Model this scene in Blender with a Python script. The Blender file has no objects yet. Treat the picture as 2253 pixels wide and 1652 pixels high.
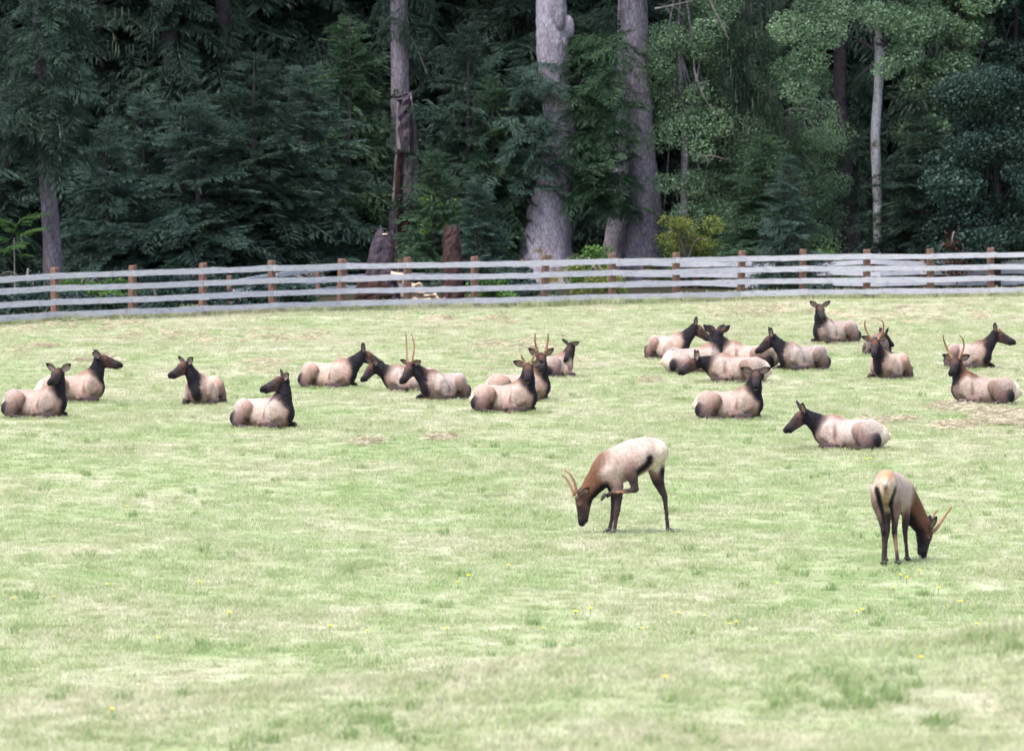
import bpy, math, random
import numpy as np
from mathutils import Vector, Matrix, noise as mnoise

# ------------------------------------------------------------------ camera, sky, sun, exposure
scene = bpy.context.scene
C = scene.collection
R = math.radians
CAM_H = 7.1                       # the photographer stands on a road bank above the pasture
FPX = 15300.0                     # focal length in pixels of a 2253 x 1652 picture
PW, PH = 2253.0, 1652.0
PITCH = math.atan((PH / 2 - 155.0) / FPX)

cam_data = bpy.data.cameras.new('camera')
cam = bpy.data.objects.new('camera', cam_data)
C.objects.link(cam)
cam.location = (0, 0, CAM_H)
cam.rotation_euler = (R(90) - PITCH, 0, 0)
cam_data.sensor_width = 36.0
cam_data.lens = 36.0 * FPX / PW
cam_data.clip_start = 0.5
cam_data.clip_end = 3000
cam_data.dof.use_dof = True
cam_data.dof.focus_distance = 128.0
cam_data.dof.aperture_fstop = 4.3
scene.camera = cam

SUN_EL, SUN_AZ = R(64), R(222)    # high, behind the camera and a little to its left
world = bpy.data.worlds.new('World')
scene.world = world
world.use_nodes = True
wn, wl = world.node_tree.nodes, world.node_tree.links
for n in list(wn): wn.remove(n)
sky = wn.new('ShaderNodeTexSky'); sky.sky_type = 'NISHITA'; sky.sun_disc = False
sky.sun_elevation = SUN_EL; sky.sun_rotation = SUN_AZ
sky.air_density = 1.0; sky.dust_density = 2.0; sky.ozone_density = 1.0
hs = wn.new('ShaderNodeHueSaturation'); hs.inputs['Saturation'].default_value = 0.72   # thin cloud cover
bg = wn.new('ShaderNodeBackground'); bg.inputs['Strength'].default_value = 0.12
wo = wn.new('ShaderNodeOutputWorld')
wl.new(sky.outputs[0], hs.inputs['Color']); wl.new(hs.outputs[0], bg.inputs['Color']); wl.new(bg.outputs[0], wo.inputs['Surface'])

sun_data = bpy.data.lights.new('sun', 'SUN')
sun_data.energy = 1.5; sun_data.angle = R(20); sun_data.color = (1.0, 0.97, 0.93)
sun = bpy.data.objects.new('sun', sun_data); C.objects.link(sun)
sd = Vector((math.sin(SUN_AZ) * math.cos(SUN_EL), math.cos(SUN_AZ) * math.cos(SUN_EL), math.sin(SUN_EL)))
sun.rotation_euler = sd.to_track_quat('Z', 'Y').to_euler()
sun.location = (0, 0, 60)

vs = scene.view_settings
vs.view_transform = 'Standard'; vs.look = 'None'; vs.exposure = 2.1; vs.gamma = 1.0
vs.use_curve_mapping = False
scene.cycles.use_denoising = True
scene.cycles.max_bounces = 6
scene.cycles.diffuse_bounces = 4
scene.cycles.transmission_bounces = 3
scene.cycles.transparent_max_bounces = 4

# ------------------------------------------------------------------ helpers
rng = np.random.default_rng(7)
random.seed(7)
SP, CP = math.sin(PITCH), math.cos(PITCH)

def ray(px, py):
    u = (px - PW / 2) / FPX; v = -(py - PH / 2) / FPX
    return Vector((u, CP + v * SP, -SP + v * CP))

def at(px, py, depth):
    """World point that the picture shows at (px, py), at ground distance depth."""
    d = ray(px, py); t = depth / d.y
    return Vector((d.x * t, depth, CAM_H + d.z * t))

def smooth(a, b, x):
    t = np.clip((x - a) / (b - a), 0, 1)
    return t * t * (3 - 2 * t)

def terrain(x, y):
    x = np.asarray(x, float); y = np.asarray(y, float)
    z = 0.018 * np.sin(x * 0.31 + 1.3) * np.sin(y * 0.17 + 0.4) + 0.010 * np.sin(x * 0.83 + y * 0.41) + 0.008 * np.sin(y * 0.9 - x * 0.5)
    # road bank in front: a low crest whose far slope is hidden
    crest_y = 65 + 0.25 * np.sin(x * 1.7)
    crest = 1.63 + 0.075 * x + 0.05 * np.sin(x * 1.1 + 0.7) + 0.03 * np.sin(x * 2.7)
    crest = np.where(x > 6, 1.63 + 0.45 + (x - 6) * 0.02, np.where(x < -6, 1.63 - 0.45, crest))
    near = np.where(y < 55, crest - 0.02 + (55 - y) * 0.062, crest - 0.02 * np.abs(y - 60) / 5)
    near = np.minimum(near, 5.45)
    w = 1 - smooth(crest_y - 1.5, crest_y + 9, y)
    z = z * (1 - w) + near * w
    # hill added behind the wood, out of sight, to block sky light
    h = np.clip(y - 262, 0, None)
    z = z + 0.32 * h * smooth(0, 40, h)
    # the strip behind the fence lies a little lower
    return z

def ground_at(px, py):
    d = ray(px, py); t = 40.0
    while t < 600:
        p = d * t
        if CAM_H + p.z <= float(terrain(p.x, p.y)) and p.y > 69: break
        t += 0.25 if t < 400 else 2
    return Vector((p.x, p.y, float(terrain(p.x, p.y))))

def field_at(px, py):
    """Point of the level pasture under a pixel."""
    d = ray(px, py); t = -CAM_H / d.z
    p = d * t
    return Vector((p.x, p.y, float(terrain(p.x, p.y))))

def link(o, parent=None):
    C.objects.link(o)
    if parent is not None: o.parent = parent
    return o

def mesh_np(name, V, F, smooth_shade=False, col=None):
    """V (n,3), F (m,k) with k = 3 or 4."""
    V = np.ascontiguousarray(V, np.float32); F = np.ascontiguousarray(F, np.int32)
    me = bpy.data.meshes.new(name)
    k = F.shape[1]
    me.vertices.add(len(V)); me.vertices.foreach_set('co', V.ravel())
    me.loops.add(F.size); me.loops.foreach_set('vertex_index', F.ravel())
    me.polygons.add(len(F)); me.polygons.foreach_set('loop_start', np.arange(len(F), dtype=np.int32) * k)
    me.update(calc_edges=True); me.validate()
    me.polygons.foreach_set('use_smooth', np.full(len(me.polygons), smooth_shade, bool))
    if col is not None:
        a = me.attributes.new('Col', 'FLOAT_COLOR', 'POINT')
        c4 = np.ones((len(V), 4), np.float32); c4[:, :3] = col
        a.data.foreach_set('color', c4.ravel())
    return me

def obj(name, me, mat, parent=None):
    o = bpy.data.objects.new(name, me)
    if mat is not None and not me.materials: me.materials.append(mat)
    return link(o, parent)

def empty(name, loc, label=None, cat=None, group=None, rz=0.0):
    o = bpy.data.objects.new(name, None); o.empty_display_size = 0.2
    o.location = loc; o.rotation_euler = (0, 0, rz); link(o)
    return tag(o, label, cat, group)

def tag(o, label=None, cat=None, group=None, kind=None):
    if label: o['label'] = label
    if cat: o['category'] = cat
    if group: o['group'] = group
    if kind: o['kind'] = kind
    return o

def catmull(P, n):
    """Resample rows of P (any width) with a Catmull-Rom spline, n steps per span."""
    P = np.asarray(P, float); Q = np.vstack([2 * P[0] - P[1], P, 2 * P[-1] - P[-2]])
    out = []
    for i in range(len(P) - 1):
        p0, p1, p2, p3 = Q[i:i + 4]
        for t in np.linspace(0, 1, n, endpoint=False):
            out.append(0.5 * (2 * p1 + (p2 - p0) * t + (2 * p0 - 5 * p1 + 4 * p2 - p3) * t * t + (3 * p1 - p0 - 3 * p2 + p3) * t ** 3))
    out.append(P[-1])
    return np.array(out)

def tube(P, rad, sides=12, cap=True, rough=0.0, seed=0, flare=None):
    """Closed tapered tube along points P."""
    P = np.asarray(P, float); n = len(P); rad = np.broadcast_to(np.asarray(rad, float), (n,))
    T = np.gradient(P, axis=0); T /= np.linalg.norm(T, axis=1)[:, None] + 1e-9
    ref = np.array([0.0, 1, 0]) if abs(T[n // 2][1]) < 0.8 else np.array([1.0, 0, 0])
    V = []
    ang = np.linspace(0, 2 * math.pi, sides, endpoint=False)
    r_ = np.random.default_rng(seed)
    jit = 1 + rough * r_.normal(size=(n, sides))
    for i in range(n):
        a = np.cross(T[i], ref); a /= np.linalg.norm(a) + 1e-9
        b = np.cross(T[i], a)
        rr = rad[i] * jit[i]
        if flare is not None: rr = rr * (1 + flare[i] * (0.5 + 0.5 * np.sin(ang * 5 + seed)) )
        V.append(P[i] + np.outer(np.cos(ang) * rr, a) + np.outer(np.sin(ang) * rr, b))
    V = np.vstack(V)
    i0 = np.arange(n - 1)[:, None] * sides; j = np.arange(sides)[None]; j2 = (j + 1) % sides
    F = np.stack([i0 + j, i0 + j2, i0 + sides + j2, i0 + sides + j], -1).reshape(-1, 4)
    F = np.vstack([F[:, [0, 1, 2]], F[:, [0, 2, 3]]])
    if cap:
        V = np.vstack([V, P[0], P[-1]]); k = n * sides; jj = np.arange(sides); j2 = (jj + 1) % sides
        F = np.vstack([F, np.stack([np.full(sides, k), j2, jj], -1), np.stack([np.full(sides, k + 1), (n - 1) * sides + jj, (n - 1) * sides + j2], -1)])
    return V, F

def joinVF(parts):
    Vs, Fs, o = [], [], 0
    for V, F in parts:
        Vs.append(V); Fs.append(np.asarray(F) + o); o += len(V)
    return np.vstack(Vs), np.vstack(Fs)

# ------------------------------------------------------------------ materials
def new_mat(name):
    m = bpy.data.materials.new(name); m.use_nodes = True
    nt = m.node_tree
    for n in list(nt.nodes): nt.nodes.remove(n)
    out = nt.nodes.new('ShaderNodeOutputMaterial')
    return m, nt, out

def ramp(nt, stops):
    r = nt.nodes.new('ShaderNodeValToRGB'); e = r.color_ramp.elements
    while len(e) < len(stops): e.new(0.5)
    for el, (p, c) in zip(e, stops): el.position = p; el.color = (*c, 1)
    return r

def noise_node(nt, scale, detail=4, rough=0.6, vec=None):
    n = nt.nodes.new('ShaderNodeTexNoise'); n.inputs['Scale'].default_value = scale
    n.inputs['Detail'].default_value = detail; n.inputs['Roughness'].default_value = rough
    if vec is not None: nt.links.new(vec, n.inputs['Vector'])
    return n

def mixc(nt, fac, a, b, mode='MIX'):
    m = nt.nodes.new('ShaderNodeMix'); m.data_type = 'RGBA'; m.blend_type = mode
    for s, v in (('Factor', fac), ('A', a), ('B', b)):
        i = [x for x in m.inputs if x.name == s and (x.type == 'RGBA' if s != 'Factor' else x.type == 'VALUE')][0]
        if isinstance(v, (int, float)): i.default_value = v
        elif isinstance(v, tuple): i.default_value = (*v, 1)
        else: nt.links.new(v, i)
    return [x for x in m.outputs if x.type == 'RGBA'][0]

def stretch(nt, sx, sy, sz, kind='Object'):
    tc = nt.nodes.new('ShaderNodeTexCoord'); mp = nt.nodes.new('ShaderNodeMapping')
    mp.inputs['Scale'].default_value = (sx, sy, sz)
    oi = nt.nodes.new('ShaderNodeObjectInfo'); sc = nt.nodes.new('ShaderNodeVectorMath'); sc.operation = 'MULTIPLY_ADD'   # each object its own piece of grain
    sc.inputs[1].default_value = (37.0, 19.0, 53.0); nt.links.new(oi.outputs['Random'], sc.inputs[0])
    nt.links.new(tc.outputs[kind], sc.inputs[2]); nt.links.new(sc.outputs[0], mp.inputs['Vector'])
    return mp.outputs[0]

def mat_simple(name, stops, scale, vec=(1, 1, 1), rough=0.85, bump=0.3, bump_scale=None, spec=0.2, detail=5):
    m, nt, out = new_mat(name)
    v = stretch(nt, *vec)
    n = noise_node(nt, scale, detail, 0.65, v)
    r = ramp(nt, stops); nt.links.new(n.outputs['Fac'], r.inputs[0])
    p = nt.nodes.new('ShaderNodeBsdfPrincipled'); p.inputs['Roughness'].default_value = rough
    p.inputs['Specular IOR Level'].default_value = spec
    nt.links.new(r.outputs[0], p.inputs['Base Color'])
    if bump:
        n2 = noise_node(nt, bump_scale or scale * 2, 5, 0.7, v)
        b = nt.nodes.new('ShaderNodeBump'); b.inputs['Strength'].default_value = bump; b.inputs['Distance'].default_value = 0.03
        nt.links.new(n2.outputs['Fac'], b.inputs['Height']); nt.links.new(b.outputs[0], p.inputs['Normal'])
    nt.links.new(p.outputs[0], out.inputs[0])
    return m

def mat_leaf(name, c1, c2, transl=0.3, scale=0.9):
    """Foliage: two tones mixed by a clumpy noise and the vertex tint."""
    m, nt, out = new_mat(name)
    geo = nt.nodes.new('ShaderNodeNewGeometry')
    n = noise_node(nt, scale, 3, 0.6, geo.outputs['Position'])
    r = ramp(nt, [(0.32, c1), (0.68, c2)]); nt.links.new(n.outputs['Fac'], r.inputs[0])
    at_ = nt.nodes.new('ShaderNodeAttribute'); at_.attribute_name = 'Col'
    col = mixc(nt, 1.0, r.outputs[0], at_.outputs['Color'], 'MULTIPLY')
    d = nt.nodes.new('ShaderNodeBsdfDiffuse'); t = nt.nodes.new('ShaderNodeBsdfTranslucent'); g = nt.nodes.new('ShaderNodeBsdfGlossy')
    g.inputs['Roughness'].default_value = 0.45; g.inputs['Color'].default_value = (0.8, 0.9, 1, 1)
    nt.links.new(col, d.inputs[0]); nt.links.new(col, t.inputs[0])
    mx = nt.nodes.new('ShaderNodeMixShader'); mx.inputs[0].default_value = transl
    nt.links.new(d.outputs[0], mx.inputs[1]); nt.links.new(t.outputs[0], mx.inputs[2])
    mg = nt.nodes.new('ShaderNodeMixShader'); mg.inputs[0].default_value = 0.01
    nt.links.new(mx.outputs[0], mg.inputs[1]); nt.links.new(g.outputs[0], mg.inputs[2])
    nt.links.new(mg.outputs[0], out.inputs[0])
    return m

def meadow_colour(nt, blade=False):
    """Mown pasture: green, pale straw and tan thatch in streaky patches, from world position."""
    geo = nt.nodes.new('ShaderNodeNewGeometry')
    def pos(sx, sy):
        mp = nt.nodes.new('ShaderNodeMapping'); mp.inputs['Scale'].default_value = (sx, sy, 1)
        nt.links.new(geo.outputs['Position'], mp.inputs['Vector']); return mp.outputs[0]
    big = noise_node(nt, 0.30, 5, 0.68, pos(1, 0.5))
    mid = noise_node(nt, 1.6, 5, 0.7, pos(1, 0.35))
    green = ramp(nt, [(0.3, (0.235, 0.305, 0.125)), (0.5, (0.305, 0.37, 0.175)), (0.72, (0.39, 0.43, 0.24))])
    nt.links.new(mid.outputs['Fac'], green.inputs[0])
    straw = ramp(nt, [(0.3, (0.38, 0.33, 0.22)), (0.7, (0.57, 0.52, 0.40))])
    nt.links.new(mid.outputs['Fac'], straw.inputs[0])
    mask = nt.nodes.new('ShaderNodeMath'); mask.operation = 'ADD'
    s1 = nt.nodes.new('ShaderNodeMath'); s1.operation = 'MULTIPLY'; s1.inputs[1].default_value = 0.5
    nt.links.new(mid.outputs['Fac'], s1.inputs[0]); nt.links.new(big.outputs['Fac'], mask.inputs[0]); nt.links.new(s1.outputs[0], mask.inputs[1])
    # the pasture gets drier towards the fence
    sep = nt.nodes.new('ShaderNodeSeparateXYZ'); nt.links.new(geo.outputs['Position'], sep.inputs[0])
    mr = nt.nodes.new('ShaderNodeMapRange'); mr.inputs['From Min'].default_value = 120; mr.inputs['From Max'].default_value = 200
    mr.inputs['To Min'].default_value = 0.0; mr.inputs['To Max'].default_value = 0.10
    nt.links.new(sep.outputs['Y'], mr.inputs['Value'])
    add = nt.nodes.new('ShaderNodeMath'); add.operation = 'ADD'
    nt.links.new(mask.outputs[0], add.inputs[0]); nt.links.new(mr.outputs[0], add.inputs[1])
    nb = nt.nodes.new('ShaderNodeMapRange'); nb.inputs['From Min'].default_value = 72; nb.inputs['From Max'].default_value = 64     # the near bank is drier too
    nb.inputs['To Min'].default_value = 0.0; nb.inputs['To Max'].default_value = 0.09
    nt.links.new(sep.outputs['Y'], nb.inputs['Value'])
    ab = nt.nodes.new('ShaderNodeMath'); ab.operation = 'ADD'; nt.links.new(add.outputs[0], ab.inputs[0]); nt.links.new(nb.outputs[0], ab.inputs[1]); add = ab
    if blade:
        oi = nt.nodes.new('ShaderNodeAttribute'); oi.attribute_name = 'Col'
        sx = nt.nodes.new('ShaderNodeSeparateXYZ'); nt.links.new(oi.outputs['Vector'], sx.inputs[0])
        k = nt.nodes.new('ShaderNodeMath'); k.operation = 'MULTIPLY_ADD'; k.inputs[1].default_value = 0.5; k.inputs[2].default_value = -0.25
        nt.links.new(sx.outputs['X'], k.inputs[0])
        a2 = nt.nodes.new('ShaderNodeMath'); a2.operation = 'ADD'
        nt.links.new(add.outputs[0], a2.inputs[0]); nt.links.new(k.outputs[0], a2.inputs[1]); add = a2
    rr = ramp(nt, [(0.63, (0, 0, 0)), (1.0, (0.88, 0.88, 0.88))]); nt.links.new(add.outputs[0], rr.inputs[0])
    return mixc(nt, rr.outputs[0], green.outputs[0], straw.outputs[0])

def mat_ground():
    m, nt, out = new_mat('pasture_ground')
    col = meadow_colour(nt)
    geo = nt.nodes.new('ShaderNodeNewGeometry'); sep = nt.nodes.new('ShaderNodeSeparateXYZ')
    nt.links.new(geo.outputs['Position'], sep.inputs[0])
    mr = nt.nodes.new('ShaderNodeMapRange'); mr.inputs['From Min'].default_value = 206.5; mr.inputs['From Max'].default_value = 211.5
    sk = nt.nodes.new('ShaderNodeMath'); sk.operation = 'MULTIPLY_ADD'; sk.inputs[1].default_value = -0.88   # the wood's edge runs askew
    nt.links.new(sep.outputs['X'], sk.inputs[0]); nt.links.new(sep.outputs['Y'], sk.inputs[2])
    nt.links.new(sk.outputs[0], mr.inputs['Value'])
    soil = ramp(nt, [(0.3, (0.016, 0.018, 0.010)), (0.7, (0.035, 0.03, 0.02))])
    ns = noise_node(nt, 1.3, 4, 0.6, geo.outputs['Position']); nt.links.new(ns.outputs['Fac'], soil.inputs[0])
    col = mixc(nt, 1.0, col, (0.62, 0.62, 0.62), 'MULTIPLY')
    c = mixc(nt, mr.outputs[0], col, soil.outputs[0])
    p = nt.nodes.new('ShaderNodeBsdfPrincipled'); p.inputs['Roughness'].default_value = 0.95
    p.inputs['Specular IOR Level'].default_value = 0.05
    nt.links.new(c, p.inputs['Base Color']); nt.links.new(p.outputs[0], out.inputs[0])
    return m

def mat_blade():
    m, nt, out = new_mat('grass_blade')
    col = meadow_colour(nt, True)
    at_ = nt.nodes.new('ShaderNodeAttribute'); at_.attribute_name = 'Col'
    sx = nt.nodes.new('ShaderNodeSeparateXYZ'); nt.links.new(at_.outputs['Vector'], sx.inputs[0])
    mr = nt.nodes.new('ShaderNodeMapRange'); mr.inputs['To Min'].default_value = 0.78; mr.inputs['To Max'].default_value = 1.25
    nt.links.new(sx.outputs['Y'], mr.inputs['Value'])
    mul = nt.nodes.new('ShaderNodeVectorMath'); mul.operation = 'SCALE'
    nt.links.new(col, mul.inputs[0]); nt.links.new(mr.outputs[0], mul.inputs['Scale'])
    d = nt.nodes.new('ShaderNodeBsdfDiffuse'); t = nt.nodes.new('ShaderNodeBsdfTranslucent')
    nt.links.new(mul.outputs[0], d.inputs[0]); nt.links.new(mul.outputs[0], t.inputs[0])
    mx = nt.nodes.new('ShaderNodeMixShader'); mx.inputs[0].default_value = 0.45
    nt.links.new(d.outputs[0], mx.inputs[1]); nt.links.new(t.outputs[0], mx.inputs[2])
    nt.links.new(mx.outputs[0], out.inputs[0])
    return m

def mat_coat():
    m, nt, out = new_mat('elk_coat')
    at_ = nt.nodes.new('ShaderNodeAttribute'); at_.attribute_name = 'Col'
    v = stretch(nt, 1, 1, 0.6)
    n = noise_node(nt, 26, 5, 0.7, v); n2 = noise_node(nt, 5, 3, 0.5, v)
    r = ramp(nt, [(0.3, (0.68, 0.66, 0.65)), (0.7, (1.22, 1.21, 1.20))]); nt.links.new(n.outputs['Fac'], r.inputs[0])
    r2 = ramp(nt, [(0.3, (0.88, 0.86, 0.85)), (0.7, (1.10, 1.09, 1.09))]); nt.links.new(n2.outputs['Fac'], r2.inputs[0])
    c = mixc(nt, 1.0, at_.outputs['Color'], r.outputs[0], 'MULTIPLY')
    c = mixc(nt, 1.0, c, r2.outputs[0], 'MULTIPLY')
    p = nt.nodes.new('ShaderNodeBsdfPrincipled'); p.inputs['Roughness'].default_value = 0.75
    p.inputs['Specular IOR Level'].default_value = 0.15
    p.inputs['Sheen Weight'].default_value = 0.02; p.inputs['Sheen Roughness'].default_value = 0.5
    nf = noise_node(nt, 60, 3, 0.7, v)
    b = nt.nodes.new('ShaderNodeBump'); b.inputs['Strength'].default_value = 0.6; b.inputs['Distance'].default_value = 0.02
    nt.links.new(nf.outputs['Fac'], b.inputs['Height']); nt.links.new(b.outputs[0], p.inputs['Normal'])
    nt.links.new(c, p.inputs['Base Color']); nt.links.new(p.outputs[0], out.inputs[0])
    return m

def mat_bark(name, c1, c2, moss=None, moss_top=0.0, plate=9.0):
    m, nt, out = new_mat(name)
    v = stretch(nt, 1, 1, 0.35)
    n = noise_node(nt, 3.0, 6, 0.7, v)
    vo = nt.nodes.new('ShaderNodeTexVoronoi'); vo.inputs['Scale'].default_value = plate; vo.feature = 'DISTANCE_TO_EDGE'
    nt.links.new(v, vo.inputs['Vector'])
    r = ramp(nt, [(0.3, c1), (0.7, c2)]); nt.links.new(n.outputs['Fac'], r.inputs[0])
    rv = ramp(nt, [(0.0, (0.55, 0.53, 0.56)), (0.16, (1, 1, 1))]); nt.links.new(vo.outputs['Distance'], rv.inputs[0])
    c = mixc(nt, 1.0, r.outputs[0], rv.outputs[0], 'MULTIPLY')
    if moss:
        geo = nt.nodes.new('ShaderNodeTexCoord'); sep = nt.nodes.new('ShaderNodeSeparateXYZ'); nt.links.new(geo.outputs['Object'], sep.inputs[0])
        mr = nt.nodes.new('ShaderNodeMapRange'); mr.inputs['From Min'].default_value = 0.4; mr.inputs['From Max'].default_value = moss_top
        mr.inputs['To Min'].default_value = 0.13; mr.inputs['To Max'].default_value = -0.12
        nt.links.new(sep.outputs['Z'], mr.inputs['Value'])
        nm = noise_node(nt, 1.7, 5, 0.7, geo.outputs['Object'])
        ad = nt.nodes.new('ShaderNodeMath'); ad.operation = 'ADD'
        nt.links.new(nm.outputs['Fac'], ad.inputs[0]); nt.links.new(mr.outputs[0], ad.inputs[1])
        rm = ramp(nt, [(0.60, (0, 0, 0)), (0.68, (1, 1, 1))]); nt.links.new(ad.outputs[0], rm.inputs[0])
        c = mixc(nt, rm.outputs[0], c, moss)
    p = nt.nodes.new('ShaderNodeBsdfPrincipled'); p.inputs['Roughness'].default_value = 0.9
    p.inputs['Specular IOR Level'].default_value = 0.1
    b = nt.nodes.new('ShaderNodeBump'); b.inputs['Strength'].default_value = 0.8; b.inputs['Distance'].default_value = 0.05
    nb = noise_node(nt, 7, 6, 0.75, v)
    nt.links.new(nb.outputs['Fac'], b.inputs['Height']); nt.links.new(b.outputs[0], p.inputs['Normal'])
    nt.links.new(c, p.inputs['Base Color']); nt.links.new(p.outputs[0], out.inputs[0])
    return m

M = {}
M['ground'] = mat_ground(); M['blade'] = mat_blade(); M['coat'] = mat_coat()
M['rail'] = mat_simple('weathered_board', [(0.28, (0.13, 0.118, 0.135)), (0.42, (0.37, 0.355, 0.385)), (0.75, (0.49, 0.475, 0.505))], 4.2, (1, 7, 7), 0.9, 0.25)
M['post'] = mat_simple('stained_post', [(0.3, (0.080, 0.044, 0.034)), (0.7, (0.165, 0.094, 0.070))], 4.0, (3, 3, 1), 0.85, 0.4)
M['eye'] = mat_simple('dark_eye', [(0.4, (0.004, 0.003, 0.003)), (0.6, (0.012, 0.008, 0.006))], 20, rough=0.12, bump=0, spec=0.6)
M['hoof'] = mat_simple('black_hoof', [(0.3, (0.012, 0.010, 0.012)), (0.7, (0.04, 0.032, 0.032))], 18, rough=0.45, bump=0.1, spec=0.4)
M['antler'] = mat_simple('velvet_antler', [(0.3, (0.17, 0.085, 0.05)), (0.7, (0.36, 0.20, 0.13))], 9, rough=0.9, bump=0.3)
M['bark_pale'] = mat_bark('pale_spruce_bark', (0.13, 0.112, 0.135), (0.34, 0.305, 0.345), (0.085, 0.075, 0.016), 2.6, 11)
M['bark_grey'] = mat_bark('grey_bark', (0.10, 0.086, 0.102), (0.25, 0.22, 0.25), (0.08, 0.075, 0.02), 1.6, 10)
M['bark_mid'] = mat_bark('mottled_grey_bark', (0.055, 0.047, 0.055), (0.155, 0.135, 0.155), (0.06, 0.058, 0.018), 3.0, 10)
M['bark_dark'] = mat_bark('dark_bark', (0.028, 0.022, 0.028), (0.075, 0.058, 0.072), None, 0, 10)
M['redbark'] = mat_bark('reddish_stump_bark', (0.022, 0.012, 0.012), (0.075, 0.042, 0.038), None, 0, 10)
M['bark_birch'] = mat_bark('white_alder_bark', (0.13, 0.12, 0.125), (0.36, 0.35, 0.37), (0.05, 0.042, 0.016), 14.0, 16)
M['rot'] = mat_simple('rotten_red_wood', [(0.25, (0.009, 0.005, 0.005)), (0.55, (0.030, 0.013, 0.010)), (0.8, (0.075, 0.036, 0.026))], 2.2, (3, 3, 0.5), 0.95, 1.0)
M['snag'] = mat_simple('grey_dead_wood', [(0.3, (0.025, 0.012, 0.011)), (0.48, (0.085, 0.070, 0.075)), (0.75, (0.19, 0.175, 0.185))], 1.6, (4, 4, 0.35), 0.95, 0.9)
M['split'] = mat_simple('split_firewood', [(0.3, (0.30, 0.19, 0.11)), (0.7, (0.62, 0.50, 0.38))], 4, (1, 6, 6), 0.9, 0.4)
M['twig'] = mat_simple('bare_twig', [(0.3, (0.06, 0.05, 0.048)), (0.7, (0.17, 0.15, 0.14))], 5, rough=0.9, bump=0)
M['sp_blue'] = mat_leaf('spruce_blue_needles', (0.038, 0.068, 0.054), (0.088, 0.135, 0.105), 0.4)
M['sp_dark'] = mat_leaf('spruce_dark_needles', (0.025, 0.045, 0.033), (0.060, 0.096, 0.067), 0.4)
M['sp_green'] = mat_leaf('hemlock_green_needles', (0.034, 0.066, 0.038), (0.082, 0.138, 0.070), 0.38)
M['alder'] = mat_leaf('alder_leaves', (0.080, 0.135, 0.076), (0.165, 0.24, 0.138), 0.45)
M['maple'] = mat_leaf('maple_leaves', (0.015, 0.031, 0.026), (0.043, 0.072, 0.056), 0.35)
M['shrub'] = mat_leaf('shrub_leaves', (0.040, 0.090, 0.024), (0.105, 0.185, 0.046), 0.4)
M['yellow'] = mat_leaf('yellow_leaves', (0.090, 0.140, 0.034), (0.215, 0.215, 0.055), 0.45, 2.5)
M['rust'] = mat_leaf('rusty_dead_needles', (0.035, 0.018, 0.012), (0.085, 0.042, 0.028), 0.2)
M['moss'] = mat_leaf('hanging_lichen', (0.055, 0.07, 0.045), (0.11, 0.125, 0.08), 0.4)
M['straw'] = mat_leaf('cut_straw', (0.36, 0.30, 0.20), (0.58, 0.50, 0.37), 0.35, 3)
M['tuft'] = mat_leaf('dark_grass', (0.18, 0.265, 0.09), (0.28, 0.35, 0.15), 0.45, 2)
M['petal'] = mat_simple('yellow_petal', [(0.3, (0.62, 0.46, 0.01)), (0.7, (0.80, 0.64, 0.03))], 30, bump=0)
M['stem'] = mat_simple('green_stem', [(0.3, (0.10, 0.17, 0.04)), (0.7, (0.16, 0.24, 0.07))], 30, bump=0)

# ------------------------------------------------------------------ ground sheet
xs = np.unique(np.concatenate([np.linspace(-1500, -60, 20), np.linspace(-60, -26, 18), np.linspace(-26, 26, 131), np.linspace(26, 60, 18), np.linspace(60, 1500, 20)]))
ys = np.unique(np.concatenate([np.linspace(-600, -10, 12), np.linspace(-10, 50, 31), np.linspace(50, 80, 61), np.linspace(80, 240, 121), np.linspace(240, 420, 60), np.linspace(420, 1500, 12)]))
gx, gy = np.meshgrid(xs, ys)
gz = terrain(gx, gy)
Vg = np.stack([gx, gy, gz], -1).reshape(-1, 3)
nx_ = len(xs); ii, jj = np.meshgrid(np.arange(len(ys) - 1), np.arange(nx_ - 1), indexing='ij')
Fg = np.stack([ii * nx_ + jj, ii * nx_ + jj + 1, (ii + 1) * nx_ + jj + 1, (ii + 1) * nx_ + jj], -1).reshape(-1, 4)
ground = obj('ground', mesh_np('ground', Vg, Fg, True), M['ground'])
tag(ground, 'mown pasture, green with pale straw patches, rising to an added slope that blocks the sky behind the wood', 'pasture', kind='structure')

# ------------------------------------------------------------------ elk
TAN = (0.345, 0.266, 0.230); TAN2 = (0.235, 0.158, 0.130); CREAM = (0.52, 0.44, 0.35); DARK = (0.0085, 0.0062, 0.010)
BROWN = (0.054, 0.031, 0.025); LEG = (0.040, 0.026, 0.027); RUFOUS = (0.115, 0.052, 0.029); FACE = (0.032, 0.022, 0.025)
BLACK = (0.005, 0.004, 0.006); HIND = (0.150, 0.094, 0.082); FORE = (0.088, 0.042, 0.028); PALE = (0.21, 0.155, 0.135)

def seg_dist(P, A, B, ra, rb, up):
    """Approximate distance from points P to a tapered elliptic segment A-B; also the position along it."""
    ax = B - A; L = np.linalg.norm(ax) + 1e-9; t = ax / L
    s = np.cross(t, up); ns = np.linalg.norm(s)
    if ns < 1e-3: s = np.cross(t, np.array([0.0, 1, 0.001])); ns = np.linalg.norm(s)
    s /= ns; u = np.cross(s, t)
    d = P - A
    h = d @ t; hc = np.clip(h, 0, L); f = hc / L
    r1 = ra[0] + (rb[0] - ra[0]) * f; r2 = ra[1] + (rb[1] - ra[1]) * f
    rm = np.minimum(r1, r2)
    k = np.sqrt(((d @ s) / r1) ** 2 + ((d @ u) / r2) ** 2 + ((h - hc) / rm) ** 2)
    return (k - 1) * rm, f

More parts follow.
